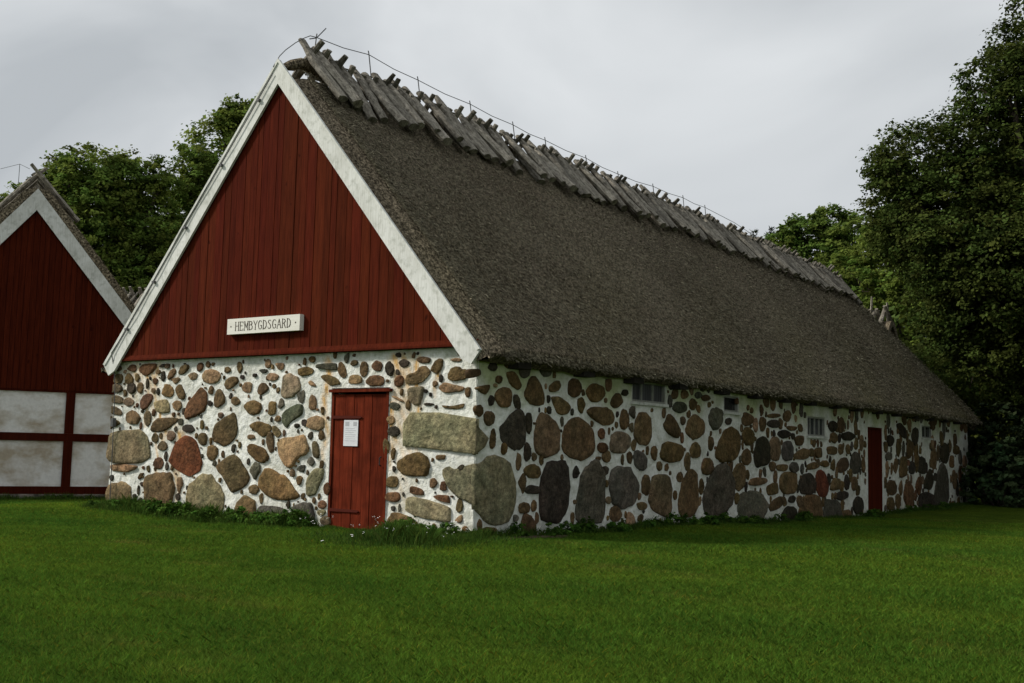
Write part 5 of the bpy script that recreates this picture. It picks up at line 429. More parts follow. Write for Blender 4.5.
RUST = [(-8.0, 2.72, 1.9, 0.30), (-7.4, 2.72, 1.6, 0.22), (-6.6, 1.5, 0.2, 0.10), (-1.35, 2.74, 0.3, 0.22), (-3.0, 2.7, 1.0, 0.07), (-7.55, 2.72, 1.5, 0.05), (-7.32, 2.7, 1.75, 0.06), (-7.2, 2.0, 0.3, 0.04), (-6.75, 1.78, 1.5, 0.22), (-7.0, 1.7, 1.2, 0.10), (-1.55, 2.7, 1.95, 0.10), (-1.35, 2.7, 2.0, 0.07), (-1.12, 2.66, 1.1, 0.05), (-0.75, 2.5, 2.0, 0.04), (-1.6, 2.0, 0.9, 0.09)]
_vn = np.random.default_rng(3)
def gable_tint(u, v):
    c = (1, 1, 1)
    w = 0
    for y0, zt, zb, wd in RUST:
        if zb < v < zt:
            y = y0 + 0.05 * math.sin(v * 7 + y0 * 5)
            w = max(w, (0.55 if wd > 0.15 else 1.0) * math.exp(-((u - y) / wd) ** 2) * min(1, (zt - v) / 0.1 + 0.2) * (0.35 + 0.65 * (v - zb) / (zt - zb)))
    w *= 0.75 + 0.25 * math.sin(u * 37 + v * 23)
    c = lerp3(c, (0.80, 0.50, 0.22), min(1, w * 1.5))
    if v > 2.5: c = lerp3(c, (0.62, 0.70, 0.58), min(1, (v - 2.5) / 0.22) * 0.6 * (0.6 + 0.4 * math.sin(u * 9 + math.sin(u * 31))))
    if v < 0.5: c = lerp3(c, (0.80, 0.76, 0.66), (0.5 - v) / 0.6 * 0.5)
    return c
def side_tint(u, v):
    c = (1, 1, 1)
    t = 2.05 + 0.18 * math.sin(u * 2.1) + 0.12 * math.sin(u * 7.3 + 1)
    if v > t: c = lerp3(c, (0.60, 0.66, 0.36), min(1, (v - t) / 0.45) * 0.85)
    if v < 0.3: c = lerp3(c, (0.75, 0.72, 0.62), min(1, (0.3 - v) / 0.6) * 0.6)
    return c

DOOR = (-2.86, -1.66, -0.25, 2.16)
FDOOR = (-19.05, -17.70, -0.6, 2.10)
WINS = [(-5.80, -4.52, 2.17, 2.54), (-9.10, -8.36, 2.15, 2.47), (-14.36, -13.12, 1.76, 2.22), (-24.3, -23.15, 1.92, 2.30)]

mb = MB()
gp = lambda u, v, d: (d, u, v)
sp = lambda u, v, d: (u, d, v)
gu = axis(-W, 0.0, 0.035, [DOOR[0], DOOR[1]]); gv = axis(-0.7, H, 0.035, [DOOR[3]])
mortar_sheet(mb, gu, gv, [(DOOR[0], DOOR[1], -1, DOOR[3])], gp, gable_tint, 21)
ex = [h for w_ in WINS + [FDOOR] for h in w_[:2]]; ez = [h for w_ in WINS for h in w_[2:]] + [FDOOR[3]]
su = axis(-LEN, 0.0, 0.06, ex); sv = axis(-0.9, 2.85, 0.05, ez)
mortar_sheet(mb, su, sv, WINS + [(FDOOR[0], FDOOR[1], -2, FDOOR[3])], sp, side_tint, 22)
_kr = random.Random(41)
add_stones(mb, parse_stones(GABLE_STONES, GABLE_FILL, 1, lambda x, y, q: _kr.random() < (0.48 if q < 0.09 else 0.6)), gp, 31)
add_stones(mb, parse_stones(SIDE_STONES, SIDE_FILL, 2, lambda x, y, q: _kr.random() < (0.30 if q < 0.09 else 0.62)), sp, 32, grow=1.085)
# other two faces and the reveals of the openings
mb.box((-LEN, -W, -0.9), (-0.06, -W + 0.3, 2.85), 0)
mb.box((-LEN, -W + 0.31, -0.9), (-LEN + 0.3, -0.06, 2.85), 0)
def reveal(mb, axisname, h, depth, bottom=True, top=True):
    u0, u1, v0, v1 = h
    P = gp if axisname == 'g' else sp
    e = 0.012
    for (a, b) in ((u0 - e, u0), (u1, u1 + e)):
        mb.add([P(a, v0, 0), P(b, v0, 0), P(b, v1, 0), P(a, v1, 0), P(a, v0, -depth), P(b, v0, -depth), P(b, v1, -depth), P(a, v1, -depth)],
               [(0, 1, 2, 3), (4, 5, 6, 7), (0, 4, 7, 3), (1, 5, 6, 2)], 0, (0.9, 0.9, 0.88))
    for (a, b) in (((v0 - e, v0),) if bottom else ()) + (((v1, v1 + e),) if top else ()):
        mb.add([P(u0, a, 0), P(u1, a, 0), P(u1, b, 0), P(u0, b, 0), P(u0, a, -depth), P(u1, a, -depth), P(u1, b, -depth), P(u0, b, -depth)],
               [(0, 1, 2, 3), (0, 4, 5, 1), (3, 7, 6, 2)], 0, (0.9, 0.9, 0.88))
reveal(mb, 'g', DOOR, 0.3, False); reveal(mb, 's', FDOOR, 0.3, False)
for w_ in WINS: reveal(mb, 's', w_, 0.25)
wall = mb.build('stone_wall', [MAT['mortar'], MAT['stone']], barn, smooth=True)

# --- boarded gable
def rake_z(y, apex=7.72, foot=2.66, half=4.44): return apex - (apex - foot) * abs(y - YC) / half
mb = MB()
r = random.Random(4)
y = -W - 0.02
while y < 0.0:
    w = r.choice((0.12, 0.15, 0.19, 0.21)) + r.uniform(-.01, .01); y1 = min(y + w, 0.02)
    zt0, zt1 = rake_z(y + 0.006) - 0.1, rake_z(y1 - 0.006) - 0.1
    x = 0.045 + r.uniform(-0.005, 0.005); k = r.uniform(0.82, 1.12)
    c = (k, k * r.uniform(0.85, 1.15), k)
    pts = [(x, y + 0.005, 2.80), (x, y1 - 0.005, 2.80)]
    if y + 0.006 < YC < y1: pts += [(x, y1 - 0.005, zt1), (x, YC, rake_z(YC) - 0.1), (x, y + 0.005, zt0)]
    else: pts += [(x, y1 - 0.005, max(zt1, 2.802)), (x, y + 0.005, max(zt0, 2.802))]
    mb.prism(pts, (0.028, 0, 0), 0, c)
    y = y1
mb.prism([(0.012, -W, 2.76), (0.012, 0.0, 2.76), (0.012, 0.0, rake_z(0) - 0.02), (0.012, YC, rake_z(YC) - 0.12), (0.012, -W, rake_z(-W) - 0.02)], (0.02, 0, 0), 0, (0.15, 0.15, 0.15))
mb.build('gable_cladding', MAT['red_wood'], barn)
mb = MB()
mb.prism([(0.04, -W - 0.05, 2.735), (0.11, -W - 0.05, 2.735), (0.11, -W - 0.05, 2.765), (0.085, -W - 0.05, 2.83), (0.04, -W - 0.05, 2.83)], (0, W + 0.1, 0), 0, (1.0, 1.0, 1.0))
mb.build('drip_board', MAT['red_wood'], barn)
# --- barge boards
def barge(yfoot, sgn):
    mb = MB()
    za, zf = 7.74, 2.63
    P = [(0.10, YC, za), (0.10, YC, za - 0.42), (0.10, yfoot - sgn * 0.26, zf - 0.08 + 0.0), (0.10, yfoot - sgn * 0.09, zf - 0.16), (0.10, yfoot + sgn * 0.07, zf + 0.04)]
    mb.prism(P, (0.045, 0, 0))
    o = mb.build('barge_board', MAT['white_wood'], barn)
    mb2 = MB()   # narrow capping strip on the outer edge
    mb2.prism([(0.146, YC, za + 0.012), (0.146, YC, za - 0.05), (0.146, yfoot + sgn * 0.015, zf + 0.03), (0.146, yfoot + sgn * 0.075, zf + 0.052)], (0.018, 0, 0), 0, (0.97, 0.97, 0.96))
    mb2.build('capping_strip', MAT['white_wood'], o)
barge(0.08, 1); barge(-8.64, -1)

# --- thatched roof builder (local frame: gable at x = 0, ridge runs to -x, centred on y = 0)
def thatch_roof(parent, length, apex, eave_top, half, thick, seed, x0=0.0, fine=0.14, nx_fine=10.0, straws=0, name='thatched_roof', end_drop=0.3, edge_drop=0.0):
    """swept cross-section with uneven surface; returns the object"""
    S = 46
    prof = []
    # +y side eave bottom -> up the inside -> other side ; then the outside back
    def outer(t):     # t in -1..1 ; -1 = -y eave, 1 = +y eave
        a = abs(t); y = half * t
        z = apex - (apex - eave_top) * (a ** 1.03)
        if a < 0.06: z = apex - (apex - eave_top) * 0.055 + (0.06 - a) * 0.6
        return y, z
    ts = np.linspace(1, -1, S)
    out = [outer(t) for t in ts]
    inn = [(-half * 0.955, eave_top - thick * 0.9), (-half * 0.5, (apex + eave_top) / 2 - thick), (0, apex - thick * 1.3), (half * 0.5, (apex + eave_top) / 2 - thick), (half * 0.955, eave_top - thick * 0.9)]
    prof = out + [(-half - 0.015, eave_top - 0.10), (-half - 0.0, eave_top - thick * 0.55)] + inn + [(half + 0.0, eave_top - thick * 0.55), (half + 0.015, eave_top - 0.10)]
    prof = np.array(prof); n = len(prof)
    xs = [0.0]
    while xs[-1] > -length:
        st = fine if xs[-1] > -nx_fine else fine * 2.2
        xs.append(max(-length, xs[-1] - st))
    xs = np.array(xs); m = len(xs)
    Y = np.repeat(prof[None, :, 0], m, 0); Z = np.repeat(prof[None, :, 1], m, 0); X = np.repeat(xs[:, None], n, 1)
    U = np.cumsum(np.r_[0, np.hypot(*np.diff(prof, axis=0).T)])[None, :].repeat(m, 0)
    D = 0.03 * vnoise(X * 0.6, U * 0.6, seed) + 0.014 * vnoise(X * 3.0, U * 3.0, seed + 1) + np.random.default_rng(seed).normal(0, 0.006, X.shape)
    edge = np.clip(-X / 0.6, 0.25, 1)
    Z = Z + D * edge
    lip = (np.abs(Y) > half * 0.94)
    Z = Z + np.where(lip, 0.012 * vnoise(X * 2, X * 0 + 3, seed + 5), 0)
    up_ = np.zeros_like(Z, dtype=bool); up_[:, :S] = True
    Z = Z - np.where(up_, edge_drop * (1 - smooth01(-X / 0.45)), 0)
    e = smooth01((-(X) - (length - 2.2)) / 2.2)
    Z = Z - e * end_drop * (Z - eave_top + 0.3) / (apex - eave_top) 
    V = np.stack([X + x0, Y, Z], -1).reshape(-1, 3)
    i, j = np.meshgrid(np.arange(m - 1), np.arange(n), indexing='ij')
    a = (i * n + j).ravel(); b = (i * n + (j + 1) % n).ravel()
    Q = np.stack([a, a + n, b + n, b], 1)
    mb = MB()
    mb.v = [tuple(p) for p in V]; mb.f = [tuple(q) for q in Q]; mb.m = [0] * len(Q)
    # greener, mossier low on the slope and towards the far end
    cx = V[Q].mean(1); tn = []
    for p in cx:
        f = max(0.0, min(1.0, (apex - 1.6 - p[2]) / 4.0)) * (0.35 + 0.5 * max(0, min(1, -p[0] / length)))
        f *= 0.6 + 0.4 * math.sin(p[0] * 1.3 + p[2] * 2)
        g = 1 + 0.08 * math.sin(p[0] * 0.7)
        tn.append((g * (1 - 0.06 * f), g * (1 + 0.02 * f), g * (1 - 0.30 * f)))
    mb.c = tn
    iy = [p[0] for p in inn]; iz = [p[1] for p in inn]
    for base in (0, (m - 1) * n):
        xx = V[base][0]; dz = 0.0 if base == 0 else -float(e[-1, S // 2]) * end_drop * 0.8
        q = lambda j: (xx, V[base + j][1] * 0.955, float(np.interp(V[base + j][1] * 0.955, iy, iz)) + dz)
        for j in range(S - 1): mb.face([V[base + j], V[base + j + 1], q(j + 1), q(j)], 0)
        mb.face([V[base], q(0), V[base + n - 2], V[base + n - 1]], 0)
        mb.face([V[base + S - 1], V[base + S], V[base + S + 1], q(S - 1)], 0)
    if straws:
        r = np.random.default_rng(seed + 9); N = straws
        x = -length * (r.random(N) ** 1.7) - (0.35 if edge_drop else 0); t = np.clip(r.random(N) * 0.96 + 0.03, 0, 1)
        nl = int(N * 0.12); t[:nl] = r.uniform(0.985, 1.012, nl)
        oy = half * t; oz = apex - (apex - eave_top) * t ** 1.03
        nrm = np.array([0, apex - eave_top, half]); nrm = nrm / np.linalg.norm(nrm)
        dn = np.array([0, half, -(apex - eave_top)]); dn = dn / np.linalg.norm(dn)
        ii = np.clip(np.searchsorted(-xs, -x), 0, m - 1); jj = np.clip(((1 - t) / 2 * (S - 1)).astype(int), 0, S - 1)
        off = (D * edge)[ii, jj]
        oz = oz + off - smooth01((-x - (length - 2.2)) / 2.2) * end_drop * (oz - eave_top + .3) / (apex - eave_top)
        lf = t > 0.98
        oz = np.where(lf, oz - r.uniform(0.0, 0.12, N), oz); oy = np.where(lf, oy - 0.02, oy)
        Lg = r.uniform(0.03, 0.075, N); wd = r.uniform(0.004, 0.008, N) * (1 + (-x) / 14)
        P0 = np.stack([x + x0, oy, oz], 1) + nrm * 0.004
        dirv = dn[None] + r.normal(0, 0.32, (N, 3)); dirv[:, 0] += r.normal(0, 0.25, N); dirv += nrm * r.uniform(0.05, 0.45, N)[:, None]
        dirv /= np.linalg.norm(dirv, axis=1)[:, None]
        sd = np.cross(dirv, nrm[None] + r.normal(0, .4, (N, 3))); sd /= np.linalg.norm(sd, axis=1)[:, None]
        A = P0 - sd * wd[:, None] / 2; B = P0 + sd * wd[:, None] / 2; Cc = B + dirv * Lg[:, None]; Dd = A + dirv * Lg[:, None]
        SV = np.stack([A, B, Cc, Dd], 1).reshape(-1, 3); b0 = len(mb.v)
        mb.v.extend(map(tuple, SV)); k = np.arange(N) * 4 + b0
        mb.f.extend([(q, q + 1, q + 2, q + 3) for q in k.tolist()]); mb.m.extend([1] * N)
        br = r.lognormal(-0.1, 0.42, N)
        mb.c.extend([(q, q * 0.99, q * 0.96) for q in br.tolist()])
    return mb.build(name, [MAT['thatch'], MAT['straw']], parent, smooth=False)

RAX = 7.79; RTOP = 2.73; RHALF = 4.56
rframe = barn
roof = thatch_roof(barn, 29.75, RAX, RTOP, RHALF, 0.24, 5, x0=0.10, straws=110000, edge_drop=0.19)
roof.location = (0, YC, 0)
# straw roll along the ridge
mb = MB()
xs = np.arange(0.06, -28.9, -0.22)
mb.tube([(x, 0.03 * math.sin(x * 3), RAX - 0.05 - 0.13 * math.exp(-((x - 0.1) / 0.3) ** 2) + 0.03 * math.sin(x * 1.7) + 0.02 * rnd.uniform(-1, 1) + (0.12 * math.exp(-((x + 0.45) / 0.35) ** 2))) for x in xs], [(0.085 + 0.02 * rnd.random()) * float(smooth01(0.45 + (0.1 - x) / 0.7)) for x in xs], 9, 0, (1.05, 1.03, 1.0), rough=0.12)
mb.build('ridge_roll', MAT['thatch'], roof)

def rider_mesh(seed, slope_deg=48.0, length=1.40):
    """one pair of split logs crossing over the ridge (origin on the crossing)"""
    r = random.Random(seed); mb = MB()
    for s in (1, -1):
        a = math.radians(slope_deg + r.uniform(-2.5, 2.5)); L = length * r.uniform(0.86, 1.06)
        above = r.uniform(0.12, 0.40) if s == 1 else r.uniform(0.04, 0.28); xo = s * 0.085 + r.uniform(-0.03, 0.03)
        lean = r.uniform(-0.10, 0.10); wd = r.uniform(0.085, 0.13) * (1 if s == 1 else 0.8); tk = r.uniform(0.5, 0.75)
        bow = r.uniform(-0.05, 0.06); pts = []; rad = []
        for k in range(9):
            t = k / 8.0; q = -above + t * (L + above)
            pts.append((xo + lean * q + 0.025 * math.sin(t * 5 + seed), s * (q * math.cos(a)), 0.04 - q * math.sin(a) + bow * math.sin(t * PI) + 0.0))
            rad.append(wd * (0.62 + 0.38 * min(1, t * 3) + r.uniform(-0.06, 0.06)))
        k = r.uniform(0.55, 1.45)
        mb.tube(pts, rad, 8, 0, (k, k * 0.985, k * 0.96), squash=tk, rough=0.13)
        if s == 1:   # wooden peg through the crossing
            mb.tube([(xo - 0.13, 0.0, 0.10), (xo + 0.10, 0.0, 0.08)], 0.018, 5, 0, (k * 0.8, k * 0.8, k * 0.8))
    return mb
x = -0.62; i = 0
protos = []
rr = random.Random(8)
while x > -28.3:
    s = i % 14
    if i < 14:
        o = rider_mesh(s + 50).build('ridge_rider', MAT['log'], roof, smooth=False); protos.append(o)
    else:
        o = protos[s].copy(); col.objects.link(o); o.parent = roof
    o.location = (x, rr.uniform(-0.03, 0.03), RAX + 0.235 + rr.uniform(-0.06, 0.05) - 0.10 * float(smooth01((-x - 26) / 3)))
    o.rotation_euler = (rr.uniform(-0.05, 0.05), 0, rr.uniform(-0.07, 0.07))
    x -= rr.uniform(0.27, 0.36); i += 1

# --- lightning conductor wire along the ridge, on thin standards
lc = empty('lightning_conductor', (0, 0, 0)); lc.parent = barn
posts = [(-0.70, 8.42), (-2.04, 8.53), (-3.45, 8.46), (-5.13, 8.44), (-6.68, 8.40), (-7.96, 8.37), (-9.75, 8.37), (-11.31, 8.32), (-13.19, 8.40), (-14.98, 8.45), (-16.4, 8.45)]
for k, (px, pz) in enumerate(posts):
    mb = MB(); lean = 0.10 if k else -0.04
    mb.tube([(px - lean, YC, 8.02), (px, YC, pz), (px + lean * 0.2, YC, pz + 0.05)], 0.011, 5)
    if k == 0: mb.tube([(px + 0.16, YC + 0.0, pz - 0.10), (px, YC, pz - 0.03), (px - 0.22, YC, pz + 0.22)], 0.010, 5)
    mb.build('standard', MAT['wire'], lc)
mb = MB(); pts = [(0.17, YC - 0.10, 7.62), (0.13, YC, 7.80), (0.0, YC, 7.95), (-0.22, YC, 8.15), (-0.42, YC, 8.30), (-0.55, YC, 8.38)]
for k, (px, pz) in enumerate(posts):
    pts.append((px, YC, pz - 0.02))
    if k < len(posts) - 1:
        q = posts[k + 1]; pts.append(((px + q[0]) / 2, YC, (pz + q[1]) / 2 - 0.05))
pts += [(-18.5, YC, 8.36), (-20.2, YC, 8.2)]
mb.tube(pts, 0.008, 5)
mb.build('ridge_wire', MAT['wire'], lc)
mb = MB(); pts = []
for t in np.linspace(0.0, 1.0, 14):
    yy = YC - 0.10 - t * 4.05; pts.append((0.175 + 0.012 * math.sin(t * 40), yy, rake_z(yy) - 0.10 - 0.06 * math.sin(t * PI * 3) * 0.5))
pts += [(0.12, -8.42, 2.6), (0.09, -8.40, 2.3), (0.085, -8.37, 1.0), (0.09, -8.35, -0.1)]
mb.tube(pts, 0.009, 5)
for t in (0.08, 0.3, 0.52, 0.72, 0.9):
    yy = YC - 0.10 - t * 4.05; mb.box((0.146, yy - 0.03, rake_z(yy) - 0.16), (0.20, yy + 0.03, rake_z(yy) - 0.12))
mb.build('down_wire', MAT['wire'], lc)
mb = MB(); mb.box((0.05, -8.43, 1.52), (0.12, -8.36, 1.68)); mb.build('test_clamp', MAT['wire'], lc)

# --- gable door
door = empty('door', (0, 0, 0)); door.parent = barn
mb = MB(); r = random.Random(6); y = DOOR[0] + 0.05
ws = [0.235, 0.185, 0.20, 0.17, 0.30]
tot = DOOR[1] - DOOR[0] - 0.10; sc = tot / sum(ws)
for k, w in enumerate(ws):
    w *= sc; q = r.uniform(0.85, 1.1)
    mb.box((-0.055 + 0.003 * (k % 2), y + 0.005, -0.12), (-0.02 + 0.006 * (k % 2), y + w - 0.005, 2.07), 0, (q * 1.05, q, q))
    y += w
mb.box((-0.09, DOOR[0] + 0.03, -0.2), (-0.06, DOOR[1] - 0.03, 2.07), 0, (0.2, 0.2, 0.2))
mb.build('door_leaf', MAT['door_red'], door)
mb = MB()
mb.box((-0.10, DOOR[0] - 0.0, -0.2), (0.0, DOOR[0] + 0.045, 2.10), 0); mb.box((-0.10, DOOR[1] - 0.05, -0.2), (0.01, DOOR[1], 2.10), 0)
mb.build('door_frame', MAT['door_red'], door)
mb = MB(); mb.box((-0.10, DOOR[0] - 0.03, 2.10), (0.045, DOOR[1] + 0.05, 2.15), 0, (0.9, 0.9, 0.9), 0.006)
mb.build('door_lintel', MAT['door_red'], door)
for z in (1.715, 0.28):
    mb = MB(); mb.prism([(-0.008, DOOR[0] + 0.03, z - 0.025), (-0.008, DOOR[0] + 0.62, z - 0.018), (-0.008, DOOR[0] + 0.66, z), (-0.008, DOOR[0] + 0.62, z + 0.018), (-0.008, DOOR[0] + 0.03, z + 0.025)], (0.014, 0, 0))
    mb.build('hinge_strap', MAT['iron'], door)
mb = MB(); mb.tube([(0.0, DOOR[1] - 0.12, 0.98), (0.035, DOOR[1] - 0.12, 1.0), (0.035, DOOR[1] - 0.12, 1.1), (0.0, DOOR[1] - 0.12, 1.12)], 0.010, 6); mb.build('door_handle', MAT['black_iron'], door)

# --- far side door
fd = empty('door', (0, 0, 0)); fd.parent = barn; fd['label'] = 'dark red side door far along the barn'
mb = MB(); x = FDOOR[0] + 0.06
while x < FDOOR[1] - 0.1:
    w = min(rnd.uniform(0.15, 0.21), FDOOR[1] - 0.06 - x); q = rnd.uniform(0.85, 1.1)
    mb.box((x + 0.003, -0.17, -0.45), (x + w - 0.003, -0.05, 2.05), 0, (q, q, q)); x += w
mb.build('door_leaf', MAT['red_wood'], fd)
mb = MB(); mb.box((FDOOR[0], -0.2, -0.5), (FDOOR[0] + 0.055, -0.02, 2.10)); mb.box((FDOOR[1] - 0.055, -0.2, -0.5), (FDOOR[1], -0.02, 2.10)); mb.box((FDOOR[0] + 0.056, -0.2, 2.055), (FDOOR[1] - 0.056, -0.02, 2.10))
mb.build('door_frame', MAT['red_wood'], fd)

# --- windows under the eave
def window(h, npanes, kind, lab):
    u0, u1, v0, v1 = h
    wdw = empty('window', (0, 0, 0)); wdw.parent = barn; wdw['label'] = lab
    mb = MB(); f = 0.035
    mb.box((u0 + .002, -0.13, v0 + .002), (u1 - .002, -0.02, v0 + f)); mb.box((u0 + .002, -0.13, v1 - f), (u1 - .002, -0.02, v1 - .002))
    mb.box((u0 + .002, -0.13, v0 + f + .001), (u0 + f, -0.02, v1 - f - .001)); mb.box((u1 - f, -0.13, v0 + f + .001), (u1 - .002, -0.02, v1 - f - .001))
    for k in range(1, npanes):
        x = u0 + (u1 - u0) * k / npanes
        mb.box((x - 0.018, -0.12, v0 + f + .001), (x + 0.018, -0.045, v1 - f - .001))
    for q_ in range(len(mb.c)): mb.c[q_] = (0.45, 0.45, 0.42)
    mb.build('frame', MAT['white_wood'], wdw)
    mb = MB(); mb.box((u0 + 0.01, -0.09, v0 + 0.01), (u1 - 0.01, -0.078, v1 - 0.01)); mb.build('pane', MAT['curtain'] if kind == 'c' else MAT['glass'], wdw)
    mb = MB(); mb.box((u0 - 0.05, -0.05, v0 - 0.055), (u1 + 0.05, 0.035, v0 - 0.003), 0, (0.9, 0.9, 0.88)); mb.build('sill', MAT['white_wood'], wdw)
window(WINS[0], 3, 'c', 'wide three-light window with grey curtains under the eave')
window(WINS[1], 1, 'g', 'small dark single-pane window')
window(WINS[2], 4, 'g', 'four-light white-barred window')
window(WINS[3], 2, 'g', 'dark window beyond the side door')

# --- beam ends below the eave, wall plate
for x in [-0.9, -2.75, -4.4, -6.15, -8.05, -9.75, -11.4, -13.05, -14.8, -16.5, -18.3, -20.1, -21.9, -23.7, -25.5, -27.3]:
    mb = MB(); mb.box((x - 0.17, -0.1, 2.47), (x + 0.17, 0.20, 2.62), 0, (1, 1, 1), 0.008); mb.build('beam_end', MAT['dark_wood'], barn)
mb = MB(); mb.box((-29.0, -0.02, 2.722), (-0.1, 0.10, 2.80)); mb.build('wall_plate', MAT['dark_wood'], barn)

# ------------------------------------------------------------------ the sign
STROKES = {   # letter strokes in a 1 x 1.6 cell; thick stems and thin bars
 'H': [((.12, 0), (.12, 1.6), 1), ((.88, 0), (.88, 1.6), 1), ((.12, .85), (.88, .85), 0)],
 'E': [((.15, 0), (.15, 1.6), 1), ((.15, 1.56), (.85, 1.56), 0), ((.15, .85), (.7, .85), 0), ((.15, .04), (.88, .04), 0), ((.85, 1.56), (.85, 1.3), 0), ((.88, .04), (.88, .32), 0)],
 'M': [((.08, 0), (.08, 1.6), 0), ((.92, 0), (.92, 1.6), 1), ((.1, 1.55), (.5, .45), 1), ((.5, .45), (.92, 1.55), 0)],
 'B': [((.15, 0), (.15, 1.6), 1), ((.15, 1.56), (.65, 1.5), 0), ((.65, 1.5), (.8, 1.25), 1), ((.8, 1.25), (.65, .95), 1), ((.65, .95), (.15, .88), 0), ((.65, .88), (.88, .6), 1), ((.88, .6), (.85, .25), 1), ((.85, .25), (.6, .04), 0), ((.6, .04), (.15, .04), 0)],
 'Y': [((.05, 1.6), (.5, .8), 1), ((.95, 1.6), (.5, .8), 0), ((.5, .8), (.5, 0), 1)],
 'G': [((.88, 1.25), (.75, 1.52), 0), ((.75, 1.52), (.4, 1.56), 0), ((.4, 1.56), (.14, 1.2), 1), ((.14, 1.2), (.1, .6), 1), ((.1, .6), (.3, .1), 1), ((.3, .1), (.6, .03), 0), ((.6, .03), (.86, .2), 0), ((.86, .2), (.86, .72), 1), ((.86, .72), (.55, .72), 0)],
 'D': [((.15, 0), (.15, 1.6), 1), ((.15, 1.56), (.55, 1.5), 0), ((.55, 1.5), (.85, 1.15), 1), ((.85, 1.15), (.88, .55), 1), ((.88, .55), (.6, .1), 1), ((.6, .1), (.15, .04), 0)],
 'S': [((.82, 1.3), (.65, 1.55), 0), ((.65, 1.55), (.3, 1.5), 0), ((.3, 1.5), (.18, 1.2), 1), ((.18, 1.2), (.75, .65), 1), ((.75, .65), (.82, .3), 1), ((.82, .3), (.6, .04), 0), ((.6, .04), (.25, .06), 0), ((.25, .06), (.12, .35), 0)],
 'A': [((.05, 0), (.5, 1.6), 0), ((.5, 1.6), (.95, 0), 1), ((.25, .6), (.76, .6), 0)],
 'R': [((.15, 0), (.15, 1.6), 1), ((.15, 1.56), (.65, 1.5), 0), ((.65, 1.5), (.82, 1.2), 1), ((.82, 1.2), (.6, .85), 1), ((.6, .85), (.15, .82), 0), ((.5, .82), (.9, 0), 1)],
}
SERIF = {'H': [.12, .88], 'E': [.15], 'M': [.08, .92], 'B': [.15], 'Y': [.5], 'D': [.15], 'A': [.07, .93], 'R': [.15]}
sign = empty('name_sign', (0.074, -4.36, 3.10))
tag(sign, 'narrow white wooden name board lettered HEMBYGDSGARD on the red gable', 'sign')
sign.rotation_euler = (0, 0, 0)
mb = MB(); mb.box((0, -0.875, 0), (0.09, 0.875, 0.262)); mb.build('board', MAT['sign'], sign)
txt = 'HEMBYGDSGARD'; cw = 0.098; ch = 0.092; adv = 0.1135; ystart = -adv * len(txt) / 2.0
def stroke(mb, a, b, w, x):
    a = Vector((x, *a)); b = Vector((x, *b)); d = (b - a); d.normalize(); n = Vector((0, -d.z, d.y)) * w / 2; a -= d * w * 0.3; b += d * w * 0.3
    mb.prism([a - n, b - n, b + n, a + n], (0.003, 0, 0))
lay = 0
for k, chh in enumerate(txt):
    mb = MB(); oy = ystart + k * adv + (adv - cw) / 2; oz = 0.262 / 2 - 0.8 * ch
    for a, b, th in STROKES[chh]:
        lay = (lay + 1) % 7
        stroke(mb, (oy + a[0] * cw, oz + a[1] * ch), (oy + b[0] * cw, oz + b[1] * ch), 0.0135 if th else 0.0075, 0.0905 + lay * 0.0003)
    for sx in SERIF.get(chh, []):
        for zz in ((0.0, 1.6) if chh not in 'AY' else (0.0,)):
            lay = (lay + 1) % 7
            stroke(mb, (oy + (sx - .13) * cw, oz + zz * ch), (oy + (sx + .13) * cw, oz + zz * ch), 0.006, 0.0905 + lay * 0.0003)
    mb.build('letter', MAT['letter'], sign)
for yy in (-0.78, 0.78):
    mb = MB(); mb.box((0.0905, yy - 0.011, 0.12), (0.094, yy + 0.011, 0.142)); mb.build('dot', MAT['letter'], sign)

# ------------------------------------------------------------------ paper notice on the door
nt_ = empty('paper_notice', (-0.007, -2.43, 1.27))
tag(nt_, 'small white paper notice pinned to the red gable door', 'notice')
mb = MB(); mb.box((0, -0.15, 0), (0.006, 0.15, 0.40)); mb.build('sheet', MAT['paper'], nt_)
mb = MB()
for (a, b) in ((-0.12, -0.04), (0.05, 0.12)): mb.box((0.0065, a, 0.31), (0.008, b, 0.375))
for k in range(7): mb.box((0.0065, -0.115, 0.27 - k * 0.032), (0.0078, 0.115 - 0.05 * rnd.random(), 0.275 - k * 0.032))
mb.build('printing', MAT['ink'], nt_)

# ------------------------------------------------------------------ half-timbered house on the left
# local frame: x' along the outward gable normal, y' to the right along the gable
hx, hy = -2.94, -16.56
u = Vector((-0.879, 0.477, 0)); nrm = Vector((0.477, 0.879, 0))
hrz = math.atan2(nrm.y, nrm.x)
house = empty('half_timbered_house', (hx, hy, 0), hrz)
tag(house, 'red gabled half-timbered house with white panels, left of the stone barn', 'house')
HA = 7.56; HS = 1.24; HH = 4.15   # apex, slope, half width
def hz(y): return HA - HS * abs(y)
mb = MB(); r = random.Random(9); y = -HH
while y < HH:
    y1 = min(y + r.uniform(0.12, 0.15), HH); q = r.uniform(0.85, 1.1)
    pts = [(0.03, y + 0.004, 2.50), (0.03, y1 - 0.004, 2.50)]
    if y < 0 < y1: pts += [(0.03, y1 - 0.004, hz(y1)), (0.03, 0, hz(0)), (0.03, y + 0.004, hz(y))]
    else: pts += [(0.03, y1 - 0.004, max(2.501, hz(y1))), (0.03, y + 0.004, max(2.501, hz(y)))]
    mb.prism(pts, (0.025 + 0.006 * r.random(), 0, 0), 0, (q * 0.75, q * 0.75, q * 0.75)); y = y1
mb.prism([(0.0, -HH, 2.46), (0.0, HH, 2.46), (0.0, 0, HA - 0.05)], (0.02, 0, 0), 0, (0.12, 0.12, 0.12))
mb.build('gable_cladding', MAT['red_wood'], house)
